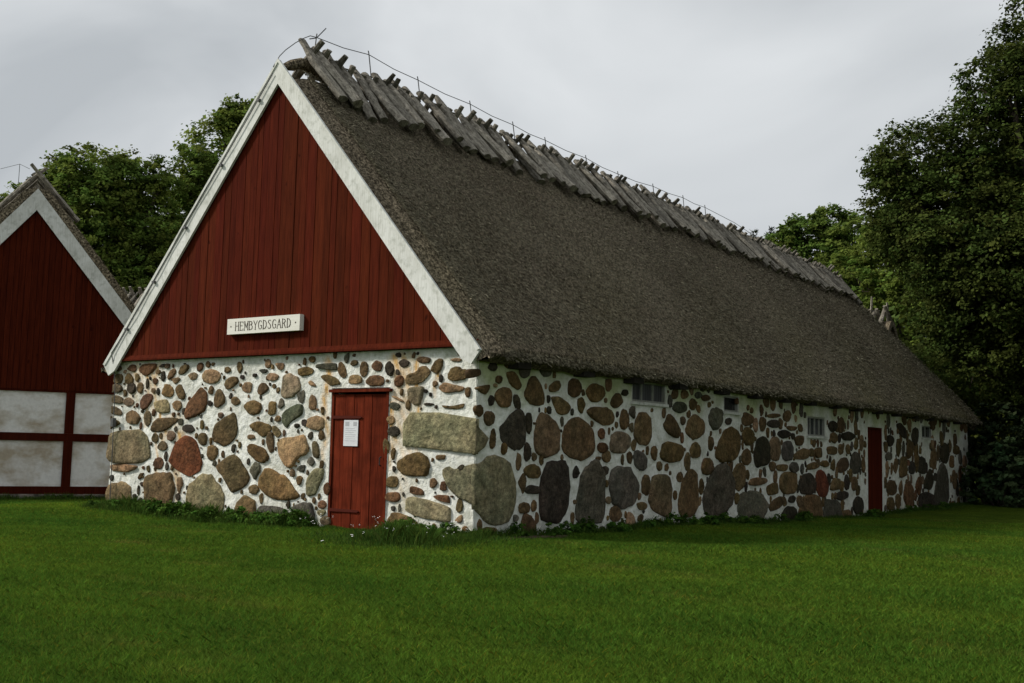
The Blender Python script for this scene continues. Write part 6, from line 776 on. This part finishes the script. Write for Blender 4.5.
mb = MB(); mb.box((-24, -HH, 0.0), (0.0, HH, 2.62)); mb.prism([(-24, -HH, 2.62), (-24, HH, 2.62), (-24, 0, HA - 0.2)], (23.9, 0, 0)); mb.build('wall', MAT['plaster'], house)
mb = MB()
mb.box((0.002, -HH, 1.20), (0.05, HH, 1.40)); mb.box((0.002, -HH - 0.02, -0.13), (0.06, HH + 0.02, 0.06)); mb.box((0.002, -HH, 2.44), (0.045, HH, 2.50), 0, (0.7, 0.7, 0.7))
for s in (-HH + 0.1, -2.7, -1.0, 1.09, 2.9, HH - 0.1):
    mb.box((0.004, s - 0.11, 0.061), (0.046, s + 0.11, 1.199)); mb.box((0.004, s - 0.11, 1.401), (0.046, s + 0.11, 2.439))
for v in range(len(mb.c)): mb.c[v] = (0.55, 0.55, 0.6)
mb.build('timber_frame', MAT['red_wood'], house)
mb = MB(); mb.box((-24, -HH - 0.05, -0.7), (0.08, HH + 0.05, -0.13), 0, (1, 1, 1)); mb.build('plinth', MAT['plinth'], house)
for s in (1, -1):
    mb = MB(); mb.prism([(0.10, 0, HA + 0.06), (0.10, 0, HA - 0.50), (0.10, s * (HH + 0.02), hz(HH + 0.02) - 0.50), (0.10, s * (HH + 0.25), hz(HH + 0.25) - 0.2), (0.10, s * (HH + 0.30), hz(HH + .30) + 0.03)], (0.045, 0, 0), 0, (0.88, 0.88, 0.9))
    mb.build('barge_board', MAT['white_wood'], house)
hroof = thatch_roof(house, 24.5, HA + 0.36, HA - HS * 4.5 + 0.14, 4.55, 0.26, 15, x0=0.12, straws=6000, end_drop=0)
def riders_on(roof_obj, n, x0, dx, apex, step, slope=50.0):
    x = x0
    for k in range(n):
        o = protos[(k * 5) % 14].copy(); col.objects.link(o); o.parent = roof_obj
        o.location = (x, rr.uniform(-.03, .03), apex + rr.uniform(-.03, .05)); o.rotation_euler = (0, 0, rr.uniform(-.08, .08))
        x -= step * rr.uniform(.85, 1.15)
riders_on(hroof, 40, -0.35, 0, HA + 0.46, 0.34)
mb = MB(); mb.tube([(-0.9, -0.45, HA + 0.3), (-0.85, -0.45, HA + 0.85)], 0.008, 5); mb.tube([(-0.9, -0.9, HA + 0.68), (-0.85, -0.45, HA + 0.86), (-0.8, -0.2, HA + 0.75)], 0.006, 5); mb.build('lightning_rod', MAT['wire'], house)

# ------------------------------------------------------------------ two further thatched barns behind
def back_barn(loc, rz, length, apex, half, label, nr, first):
    b = empty('thatched_barn', loc, rz); tag(b, label, 'barn')
    sl = 1.12
    mb = MB(); mb.box((-length, -half + 0.4, -0.8), (-0.15, half - 0.4, apex - sl * half + 0.2))
    mb.prism([(-length, -half + .4, apex - sl * half + .2), (-length, half - .4, apex - sl * half + .2), (-length, 0, apex - 0.5)], (length - 0.15, 0, 0))
    mb.build('wall', MAT['plaster'], b)
    mb = MB(); mb.prism([(-0.14, -half + .4, apex - sl * half + .2), (-0.14, half - .4, apex - sl * half + .2), (-0.14, 0, apex - 0.4)], (0.04, 0, 0), 0, (.6, .6, .6)); mb.build('gable_cladding', MAT['red_wood'], b)
    ro = thatch_roof(b, length, apex, apex - sl * half, half, 0.3, int(40 + abs(first) * 20), straws=3000, end_drop=0)
    riders_on(ro, nr, first, 0, apex + 0.12, 0.34)
    return b
ang_y = PI / 2
bb = back_barn((-35.9, -4.55, 0), ang_y, 16.0, 7.45, 4.3, 'thatched barn end with pale ridge boards showing behind the far end of the stone barn', 30, -0.35)
for k, (dx, dy, zt, ln) in enumerate([(-0.25, 0.10, 8.05, 0.0), (-0.95, -0.05, 8.35, 0.02), (-1.75, 0.05, 8.30, -0.03), (-0.55, 0.3, 7.7, -0.12)]):
    mb = MB(); mb.tube([(dx, dy, 7.2), (dx + ln * 3, dy * 0.5, zt)], [0.10, 0.085], 6, 0, (1.9, 1.88, 1.8), squash=0.4); mb.build('ridge_board', MAT['log'], bb)
back_barn((-17.3, -27.3, 0), math.atan2(0.94, -0.34), 9.0, 7.35, 4.0, 'thatched barn roof glimpsed in the gap between the house and the stone barn', 22, -0.2)

# ------------------------------------------------------------------ trees
def leaves(lobes, per, size, r, tintbase=(1, 1, 1), clump=0.42, inner=0.18, flat=0.55, spread=(0.55, 1.32)):
    Ps, Ns, Sz, Tn = [], [], [], []
    for (x, y, z, R) in lobes:
        n = int(per * R * R); ncl = max(6, n // 34)
        d = r.normal(0, 1, (ncl, 3)); d /= np.linalg.norm(d, axis=1)[:, None]
        rad = R * (0.78 + 0.27 * r.random(ncl)) * (1 + 0.10 * np.sin(d[:, 0] * 5 + x) * np.sin(d[:, 2] * 6 + z))
        k = r.random(ncl) < inner; rad[k] *= r.uniform(0.3, 0.9, k.sum())
        cc = np.array([x, y, z]) + d * rad[:, None] * np.array([1, 1, 0.92])
        cs = clump * r.uniform(spread[0], spread[1], ncl) * (0.7 + 0.3 * R / 2)
        br = r.uniform(0.5, 1.5, ncl); yl = r.uniform(0.85, 1.2, ncl)
        idx = r.integers(0, ncl, n)
        off = r.normal(0, 1, (n, 3)) * np.array([1, 1, flat]) * 0.43
        p = cc[idx] + off * cs[idx][:, None]
        nn = d[idx] * 0.55 + np.array([0, 0, 0.75]) + r.normal(0, 0.55, (n, 3))
        Ps.append(p); Ns.append(nn); Sz.append(size * r.uniform(0.6, 1.25, n))
        b = br[idx] * r.uniform(0.8, 1.2, n)
        Tn.append(np.stack([b * yl[idx] * tintbase[0], b * tintbase[1], b * tintbase[2] * 0.95], 1))
    P = np.concatenate(Ps); N = np.concatenate(Ns); S = np.concatenate(Sz); T = np.concatenate(Tn)
    N /= np.linalg.norm(N, axis=1)[:, None]
    A = np.cross(N, r.normal(0, 1, N.shape)); A /= np.linalg.norm(A, axis=1)[:, None]; B = np.cross(N, A)
    s = S[:, None]
    V = np.stack([P - A * s * .5, P - B * s * .33 + N * s * .06 + A * s * .05, P + A * s * .5 - N * s * .05, P + B * s * .33 + N * s * .06 + A * s * .05], 1).reshape(-1, 3)
    Q = np.arange(len(P) * 4).reshape(-1, 4)
    return V, Q, T

def tree(name, label, base, lobes, per, size, leafmat, seed, group=None, trunk_r=0.3, tintbase=(1, 1, 1), **kw):
    r = np.random.default_rng(seed); t = empty(name, base)
    tag(t, label, 'tree', group)
    b = np.array(base); lobes_l = [(x - b[0], y - b[1], z - b[2], R) for x, y, z, R in lobes]
    V, Q, T = leaves(lobes_l, per, size, r, tintbase, **kw)
    np_mesh('crown', V, Q, leafmat, T, t)
    mb = MB(); top = max(l[2] for l in lobes_l); zc = min(l[2] for l in lobes_l)
    cx = float(np.mean([l[0] for l in lobes_l])); cy = float(np.mean([l[1] for l in lobes_l]))
    fork = max(1.8, zc * 0.55)
    mb.tube([(0, 0, -0.5), (0.02, 0, 0.3), (cx * 0.15, cy * 0.15, fork * 0.6), (cx * 0.4, cy * 0.4, fork), (cx * 0.8, cy * 0.8, (fork + top) / 2), (cx, cy, top * 0.95)],
            [trunk_r * 1.5, trunk_r * 1.05, trunk_r * 0.85, trunk_r * 0.75, trunk_r * 0.4, trunk_r * 0.08], 10, rough=0.06)
    for l in lobes_l:
        p0 = Vector((cx * 0.4, cy * 0.4, fork * float(r.uniform(0.9, 1.25)))); p1 = Vector((l[0], l[1], l[2]))
        mid = (p0 + p1) / 2 + Vector((0, 0, 0.25 * (p1 - p0).length * 0.3))
        mb.tube([p0, mid, p1], [trunk_r * 0.42, trunk_r * 0.26, trunk_r * 0.08], 6, rough=0.06)
        for k in range(4):
            e = Vector(r.normal(0, 1, 3)).normalized() * l[3] * 0.85
            mb.tube([mid.lerp(p1, float(r.uniform(.3, 1))), p1 + e * 0.5, p1 + e], [trunk_r * .1, trunk_r * .06, trunk_r * .02], 5)
    mb.build('trunk', MAT['bark'], t)
    return t

def extra_lobes(lobes, n, r, f=0.45):
    out = list(lobes)
    for k in range(n):
        x, y, z, R = lobes[int(r.integers(len(lobes)))]
        d = r.normal(0, 1, 3); d /= np.linalg.norm(d)
        out.append((x + d[0] * R * .8, y + d[1] * R * .8, z + d[2] * R * .75, R * f * r.uniform(.7, 1.2)))
    return out
rt = np.random.default_rng(77)
A_ = [(-18.8, -38.4, 13.5, 2.48), (-18.0, -39.6, 13.2, 1.5), (-20.6, -37.4, 14.1, 1.82), (-18.9, -38.7, 11.1, 2.97), (-21.2, -37.1, 11.1, 2.62), (-19.7, -37.9, 8.6, 2.6), (-18.0, -40.3, 11.2, 2.0), (-18.1, -39.1, 14.3, 1.2), (-19.6, -37.4, 14.3, 1.2), (-21.5, -36.0, 8.5, 2.6), (-20.2, -36.6, 6.0, 2.6)]
B_ = [(-26.6, -37.3, 16.4, 3.03), (-24.9, -38.1, 15.2, 1.84), (-28.4, -36.2, 18.1, 2.52), (-26.4, -38.1, 13.1, 3.3), (-25.4, -39.8, 11.7, 2.31), (-26.6, -36.9, 18.6, 1.32), (-25.6, -37.0, 9.8, 3.0)]
tree('broadleaf_tree', 'wide green maple crown above the red house roof, left of the stone barn gable', (-19.3, -38.6, -0.3), extra_lobes([(a, b, c - 0.12, d) for a, b, c, d in A_] + [(-16.9, -40.6, 12.0, 1.7)], 16, rt, 0.38), 2000, 0.20, MAT['leaf'], 101, trunk_r=0.38)
tree('broadleaf_tree', 'taller green tree rising directly behind the left rake of the stone barn gable', (-26.4, -37.6, -0.3), extra_lobes(B_, 12, rt), 1600, 0.22, MAT['leaf'], 102, trunk_r=0.4)
C1 = [(-54.8, -17.9, 13.9, 1.6), (-55.4, -19.4, 13.6, 1.5), (-55.1, -15.0, 14.4, 2.44), (-54.2, -16.3, 13.6, 1.8), (-54.4, -12.5, 14.4, 2.12), (-54.5, -13.8, 15.8, 1.27), (-54.8, -13.9, 11.0, 3.2), (-54.0, -11.6, 9.5, 2.8)]
C2 = [(-47.4, -9.1, 10.4, 2.2), (-48.6, -10.6, 11.9, 1.42), (-48.4, -7.5, 12.1, 2.48), (-47.6, -8.3, 13.4, 1.38), (-47.5, -7.2, 8.0, 3.0), (-47.0, -5.0, 10.5, 3.0), (-47.2, -3.8, 6.6, 3.2), (-46.8, -6.6, 5.0, 2.8)]
tree('broadleaf_tree', 'bright green rounded tree just beyond the far end of the thatched ridge', (-54.6, -13.8, -0.3), extra_lobes(C1, 10, rt), 1300, 0.26, MAT['leaf'], 103, trunk_r=0.35, tintbase=(0.85, 0.9, 0.95))
tree('broadleaf_tree', 'lower green tree between the far ridge end and the big dark oak', (-47.6, -7.0, -0.3), extra_lobes(C2, 12, rt), 1300, 0.23, MAT['leaf'], 104, trunk_r=0.33, tintbase=(1.0, 1.0, 1.0))
O_ = [(-31.44, 0.11, 13.14, 1.93), (-30.16, -1.8, 12.51, 1.75), (-31.67, 0.82, 15.46, 1.54), (-30.73, -2.92, 11.38, 1.25), (-33.4, 3.0, 16.6, 2.3), (-35.1, 3.38, 12.34, 4.0), (-30.24, -0.4, 9.84, 2.63), (-30.4, 1.28, 8.22, 2.94), (-31.2, -0.7, 7.2, 1.8), (-32.76, 2.53, 6.19, 3.3), (-34.5, 1.0, 9.0, 3.2), (-35.5, 3.0, 4.5, 3.2), (-34.5, 0.8, 12.5, 2.6), (-31.85, -0.2, 5.07, 2.12), (-33.0, 3.2, 18.6, 2.0), (-34.3, 4.6, 20.0, 2.6), (-32.4, 1.6, 17.0, 1.5), (-34.5, 6.0, 16.0, 3.5), (-33.5, 6.5, 10.5, 4.0), (-31.5, 3.0, 9.5, 2.8), (-31.0, -2.6, 10.0, 1.4)]
tree('oak_tree', 'massive dark oak filling the right edge of the view behind the barn end', (-33.0, 3.6, -0.4), extra_lobes(O_, 34, rt, 0.42), 2300, 0.165, MAT['oak_leaf'], 105, trunk_r=0.6, clump=0.5, spread=(0.5, 1.2))
D_ = [(-36.5, -0.8, 6.4, 2.2), (-38.2, -1.6, 3.86, 2.3), (-37.32, -0.14, 3.8, 2.53), (-37.51, 2.2, 3.4, 2.6), (-36.8, 4.5, 4.6, 3.0), (-37.0, 1.8, 7.0, 2.6)]
tree('broadleaf_tree', 'low shaded tree tucked under the oak behind the barn corner', (-37.4, 1.2, -0.4), extra_lobes(D_, 8, rt), 1100, 0.19, MAT['oak_leaf'], 106, trunk_r=0.25, tintbase=(1.0, 1.0, 1.0))
def unseen_oak(loc, h, label, seed):  # oaks out of view, added to block sky light from the side wall
    r = np.random.default_rng(seed); L_ = []
    for k in range(13):
        a = r.uniform(0, 2 * PI); q = r.uniform(0.2, 1) * h * 0.26
        L_.append((loc[0] + q * math.cos(a), loc[1] + q * math.sin(a), h * r.uniform(0.32, 0.86), h * r.uniform(0.10, 0.17)))
    tree('oak_tree', label, loc, L_, 420, 0.36, MAT['oak_leaf'], seed, group='unseen oaks added to the right of the lawn to block light', trunk_r=0.45, clump=0.9)
unseen_oak((-28.0, 8.8, -0.3), 18.0, 'unseen oak added for its shade beyond the right edge of the lawn, next after the massive one', 201)
unseen_oak((-20.0, 10.6, -0.3), 18.0, 'second unseen oak added for its shade, in the row to the right of the lawn', 204)
unseen_oak((-12.0, 14.5, -0.2), 18.0, 'unseen oak added for its shade at the middle of the row to the right of the lawn', 202)
unseen_oak((-3.0, 19.5, 0.0), 16.0, 'unseen oak added for its shade, nearest the viewer in the row to the right of the lawn', 203)
WL = []
rw = np.random.default_rng(55)
for k in range(46):
    t_ = k / 45.0
    WL.append((-62 + 30 * t_ + rw.normal(0, 2), -46 + 78 * t_ * 1.0 + rw.normal(0, 2) , rw.uniform(1.5, 6.0), rw.uniform(2.6, 3.6)))
WL = [w for w in WL if not (w[1] < -24)]
V, Q, T = leaves(WL, 170, 0.42, rw, (0.9, 0.9, 1), clump=0.9)
tag(np_mesh('distant_wood', V, Q, MAT['oak_leaf'], T), 'dark wood closing the view low behind the trees on the right', 'wood', kind='stuff')
# spruces whose tops show over the ridge
def spruce(loc, h, label, seed):
    r = np.random.default_rng(seed); t = empty('spruce_tree', loc); tag(t, label, 'tree')
    P, A, B, T = [], [], [], []
    for z in np.arange(1.5, h, 0.32):
        R = (h - z) * 0.34 + 0.12
        for k in range(int(7 + R * 4)):
            a = r.uniform(0, 2 * PI); d = np.array([math.cos(a), math.sin(a), 0.0])
            for s in np.arange(0.1, R, 0.16):
                p = d * s + np.array([0, 0, z - 0.28 * s + 0.12 * s * s / max(R, .1)])
                for q in range(3):
                    P.append(p + r.normal(0, .05, 3)); v = d * .8 + r.normal(0, .5, 3) + np.array([0, 0, .1]); A.append(v); T.append(r.uniform(.6, 1.3))
    P = np.array(P); A = np.array(A); A /= np.linalg.norm(A, axis=1)[:, None]; Bv = np.cross(A, r.normal(0, 1, A.shape)); Bv /= np.linalg.norm(Bv, axis=1)[:, None]
    V = np.stack([P - Bv * .05, P + A * .26 - Bv * .01, P + A * .26 + Bv * .01, P + Bv * .05], 1).reshape(-1, 3)
    T = np.array(T)[:, None].repeat(3, 1)
    np_mesh('crown', V, np.arange(len(P) * 4).reshape(-1, 4), MAT['needle'], T, t)
    mb = MB(); mb.tube([(0, 0, -.4), (0, 0, h * .5), (0, 0, h)], [.22, .13, .02], 8); mb.build('trunk', MAT['bark'], t)
spruce((-57.6, -20.2, -0.3), 16.9, 'dark spruce top just left of the bright green tree beyond the ridge', 7)
spruce((-57.5, -18.9, -0.3), 17.0, 'second dark spruce top, to the right of its darker neighbour beyond the ridge', 8)

# shrubs at the barn's far corner
def shrub(loc, lobes, label, seed, size, per, tintbase):
    r = np.random.default_rng(seed); t = empty('elder_shrub', loc); tag(t, label, 'shrub', None)
    b = np.array(loc); ll = [(x - b[0], y - b[1], z - b[2], R) for x, y, z, R in lobes]
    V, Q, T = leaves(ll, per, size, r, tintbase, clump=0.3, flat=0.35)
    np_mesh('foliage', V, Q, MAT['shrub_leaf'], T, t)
    mb = MB()
    for l in ll:
        mb.tube([(r.uniform(-.1, .1), r.uniform(-.1, .1), -.3), (l[0] * .5, l[1] * .5, l[2] * .6), (l[0], l[1], l[2])], [.05, .035, .012], 6)
    mb.build('stem', MAT['bark'], t)
shrub((-27.9, 1.3, -0.4), [(-28.3, 0.9, 0.7, 0.95), (-27.9, 1.6, 0.5, 0.9), (-28.6, 1.5, 1.35, 0.8), (-28.5, 0.5, 0.2, 0.7), (-27.8, 2.4, 0.7, 0.9), (-28.4, 2.9, 1.3, 0.9), (-27.7, 3.2, 0.4, 0.9)], 'leafy elder shrub with light painted into its leaves at the right edge beside the barn corner', 21, 0.20, 1500, (1.1, 1.15, 1.3))  # raised leaf tint stands in for caught light
shrub((-29.6, 0.6, -0.4), [(-29.9, 0.5, 0.8, 1.0), (-29.8, -0.1, 1.6, 1.0), (-30.4, 0.9, 2.2, 1.3), (-30.2, 1.6, 0.9, 1.2), (-30.6, -0.8, 1.2, 1.1), (-29.9, 2.4, 1.9, 1.2)], 'dark shrub with shade painted into its leaves, directly against the far barn corner', 22, 0.20, 1100, (0.55, 0.55, 0.6))  # same leaf material, tint lowered to stand in for shade

# ------------------------------------------------------------------ lawn grass
def in_view(P, margin=60):
    d = P - np.array(cam.matrix_world.translation)
    f = 1090.0; R_ = np.array(right); U_ = np.array(up); F_ = np.array(fwd)
    z = d @ F_; x = 512 + f * (d @ R_) / np.maximum(z, .01); y = 341.5 - f * (d @ U_) / np.maximum(z, .01)
    return (z > 1) & (x > -margin * 3) & (x < 1024 + margin * 3) & (y < 683 + margin * 3), z

def blades(P, hgt, wid, lean, r, tint):
    n = len(P); a = r.uniform(0, 2 * PI, n)
    s = np.stack([np.cos(a), np.sin(a), np.zeros(n)], 1) * wid[:, None] / 2
    b = r.uniform(0, 2 * PI, n); l = np.stack([np.cos(b), np.sin(b), np.zeros(n)], 1) * (lean * hgt)[:, None]
    mid = P + l * .35 + np.array([0, 0, 1]) * (hgt * .6)[:, None]; tip = P + l + np.array([0, 0, 1]) * (hgt * .98)[:, None]
    V = np.stack([P - s, P + s, mid + s * .7, tip, mid - s * .7], 1).reshape(-1, 3)
    return V, np.arange(n * 5).reshape(-1, 5), tint

def make_lawn():
    r = np.random.default_rng(5); N = 2300000
    # polar sampling round the camera foot, denser near by
    c = np.array([12.35, 9.39]); dist = 4.6 + (30 - 4.6) * r.random(N) ** 1.35
    th = math.atan2(fwd.y, fwd.x) + r.uniform(-0.52, 0.52, N)
    x = c[0] + dist * np.cos(th); y = c[1] + dist * np.sin(th)
    keep = ~((x < 0.1) & (y < 0.1) & (y > -8.7)) & (r.random(N) < 0.36 * np.clip(dist / 9, .5, 1.35)) 
    x, y, dist = x[keep], y[keep], dist[keep]
    P = np.stack([x, y, ground_z(x, y) - 0.004], 1)
    ok, z = in_view(P); P = P[ok]; dist = dist[ok]; n = len(P)
    pat = vnoise(P[:, 0] * .45, P[:, 1] * .45, 3); pat2 = vnoise(P[:, 0] * 1.8, P[:, 1] * 1.8, 4); pat3 = vnoise(P[:, 0] * 6, P[:, 1] * 6, 6)
    h = r.uniform(0.022, 0.05, n) * (1 + .22 * pat2 + .2 * pat3); w = r.uniform(0.0035, 0.006, n) * np.clip(dist / 7.0, 1, 3.5)
    b = r.uniform(0.6, 1.35, n) * (1 + .20 * pat + .16 * pat2 + .12 * pat3)
    yel = 1 + .20 * np.clip(pat, -1, 1) + r.uniform(-.15, .25, n) + (r.random(n) < .05) * .8
    dry = np.clip(vnoise(P[:, 0] * .9 + 9, P[:, 1] * .9, 31) - .45, 0, 1) * r.random(n) * 1.6
    T = np.stack([b * (yel + dry), b, b * (1 - .1 * pat + dry)], 1)
    bare = (((P[:, 0] + .75) / 1.2) ** 2 + ((P[:, 1] - .32) / .30) ** 2 < 1 + .4 * pat3) & (r.random(n) < .8); h = np.where(bare, h * .25, h); w = np.where(bare, w * .5, w)
    V, Q, T = blades(P, np.clip(h, .012, .09), w, r.uniform(.3, 1.4, n), r, T)
    print('blades', n)
    tag(np_mesh('lawn_grass', V, Q, MAT['grass'], T), 'short mown green lawn in front of the barn', 'grass', kind='stuff')
make_lawn()

# taller unmown grass and weeds along the wall foot
def make_weeds():
    r = np.random.default_rng(15); segs = []
    def strip(n, fx, fy, hs):
        t = r.random(n); o = np.abs(r.normal(0, 1, n)); X, Y = fx(t, o), fy(t, o); return np.stack([X, Y, ground_z(X, Y) - .01], 1), hs * r.uniform(.35, 1.15, n) * np.exp(-o * .35)
    S = [strip(16000, lambda t, o: 0.06 + o * .22 + 0 * t, lambda t, o: -8.9 + t * 9.3, .18),
         strip(9000, lambda t, o: 0.06 + o * .30, lambda t, o: -8.2 + t * 5.0, .27),
         strip(13000, lambda t, o: 0.05 + o * .42, lambda t, o: -1.55 + t * 1.8, .15),
         strip(9000, lambda t, o: 1.15 + r.normal(0, .42, len(t)), lambda t, o: -.45 + r.normal(0, .5, len(t)), .13), strip(2600, lambda t, o: 1.35 + r.normal(0, .16, len(t)), lambda t, o: -.25 + r.normal(0, .24, len(t)), .27), strip(5000, lambda t, o: 0.45 + r.normal(0, .25, len(t)), lambda t, o: .1 + r.normal(0, .3, len(t)), .12),
         strip(9000, lambda t, o: -t * 11, lambda t, o: 0.05 + o * .16, .15), strip(8000, lambda t, o: -8 - t * 21, lambda t, o: 0.05 + o * .2, .13),
         strip(6000, lambda t, o: -t * 6 + .0, lambda t, o: -8.62 - o * .5, .22),
         strip(7000, lambda t, o: -2.94 - .879 * (t * 6 - 3.5) + .477 * (o * .25 + .1), lambda t, o: -16.56 + .477 * (t * 6 - 3.5) + .879 * (o * .25 + .1), .18)]
    P = np.concatenate([s[0] for s in S]); h = np.concatenate([s[1] for s in S])
    df = (P[:, 1] > -2.95) & (P[:, 1] < -1.6) & (P[:, 0] < 0.9) & (P[:, 0] > 0); h = np.where(df, h * .35, h)
    dens = vnoise(P[:, 0] * 2 + 5, P[:, 1] * 2, 9); h = h * np.clip(1 + .5 * dens, .25, 1.7)
    n = len(P); b = r.uniform(.5, 1.3, n)
    V, Q, T = blades(P, h, r.uniform(.006, .013, n), r.uniform(.1, .8, n), r, np.stack([b * r.uniform(.8, 1.4, n), b, b], 1))
    tag(np_mesh('tall_grass', V, Q, MAT['weed'], T), 'unmown tall grass along the foot of the stone walls', 'grass', kind='stuff')
    # leafy weeds (nettle, goosefoot)
    lob = []
    for k in range(60):
        y = r.uniform(-8.4, -3.0); lob.append((0.18 + abs(r.normal(0, .2)), y, 0.03 + r.uniform(0, .10), r.uniform(.07, .17)))
    for k in range(12): lob.append((0.3 + r.normal(0, .2), r.uniform(-1.4, -.0), .05 + r.uniform(0, .1), r.uniform(.08, .16)))
    for k in range(26): x = -r.uniform(.3, 9); lob.append((x, .15 + abs(r.normal(0, .1)), float(ground_z(x, 0)) + .04 + r.uniform(0, .08), r.uniform(.08, .17)))
    for k in range(14): x = -r.uniform(9, 25); lob.append((x, .15 + abs(r.normal(0, .12)), float(ground_z(x, 0)) + .03, r.uniform(.1, .2)))
    V, Q, T = leaves(lob, 20000, .055, r, (1, 1.05, 1), clump=.09, flat=.7)
    tag(np_mesh('low_weeds', V, Q, MAT['weed'], T), 'leafy weeds and nettles crowding the base of the barn walls', 'weeds', kind='stuff')
    # white flowers
    n = 48; X = np.where(r.random(n) < .7, .45 + r.normal(0, .18, n), r.uniform(.4, 2.2, n)); Y = np.where(np.arange(n) < 30, r.normal(-.35, .32, n), r.uniform(-3.2, .2, n))
    Z = ground_z(X, Y) + r.uniform(.06, .24, n); mb = MB()
    for x, y, z in zip(X, Y, Z):
        for q in range(3):
            p = np.array([x, y, z]) + r.normal(0, .012, 3); a = r.uniform(0, PI); s = r.uniform(.007, .014)
            mb.face([p + np.array([math.cos(a + k * PI / 2.5) * s, math.sin(a + k * PI / 2.5) * s, (.4 * s if k % 2 else 0)]) for k in range(5)])
    tag(mb.build('white_flowers', MAT['petal']), 'tiny white flowers scattered in the tall grass at the barn corner', 'flowers', kind='stuff')
make_weeds()
# worn bare soil at the corner of the barn
mb = MB(); r = random.Random(2); n = 26
top = []
for k in range(n):
    a = 2 * PI * k / n; rr_ = 1 + .18 * math.sin(3 * a + 1) + .12 * math.sin(7 * a)
    x = 0.05 - 0.9 + 1.25 * rr_ * math.cos(a); y = .28 + .30 * rr_ * math.sin(a); top.append((x, y, float(ground_z(x, y)) + .006))
c_ = (-.85, .28, float(ground_z(-.85, .28)) + .035)
for k in range(n): mb.face([top[k], top[(k + 1) % n], c_])
tag(mb.build('soil_patch', MAT['soil'], smooth=True), kind='structure')
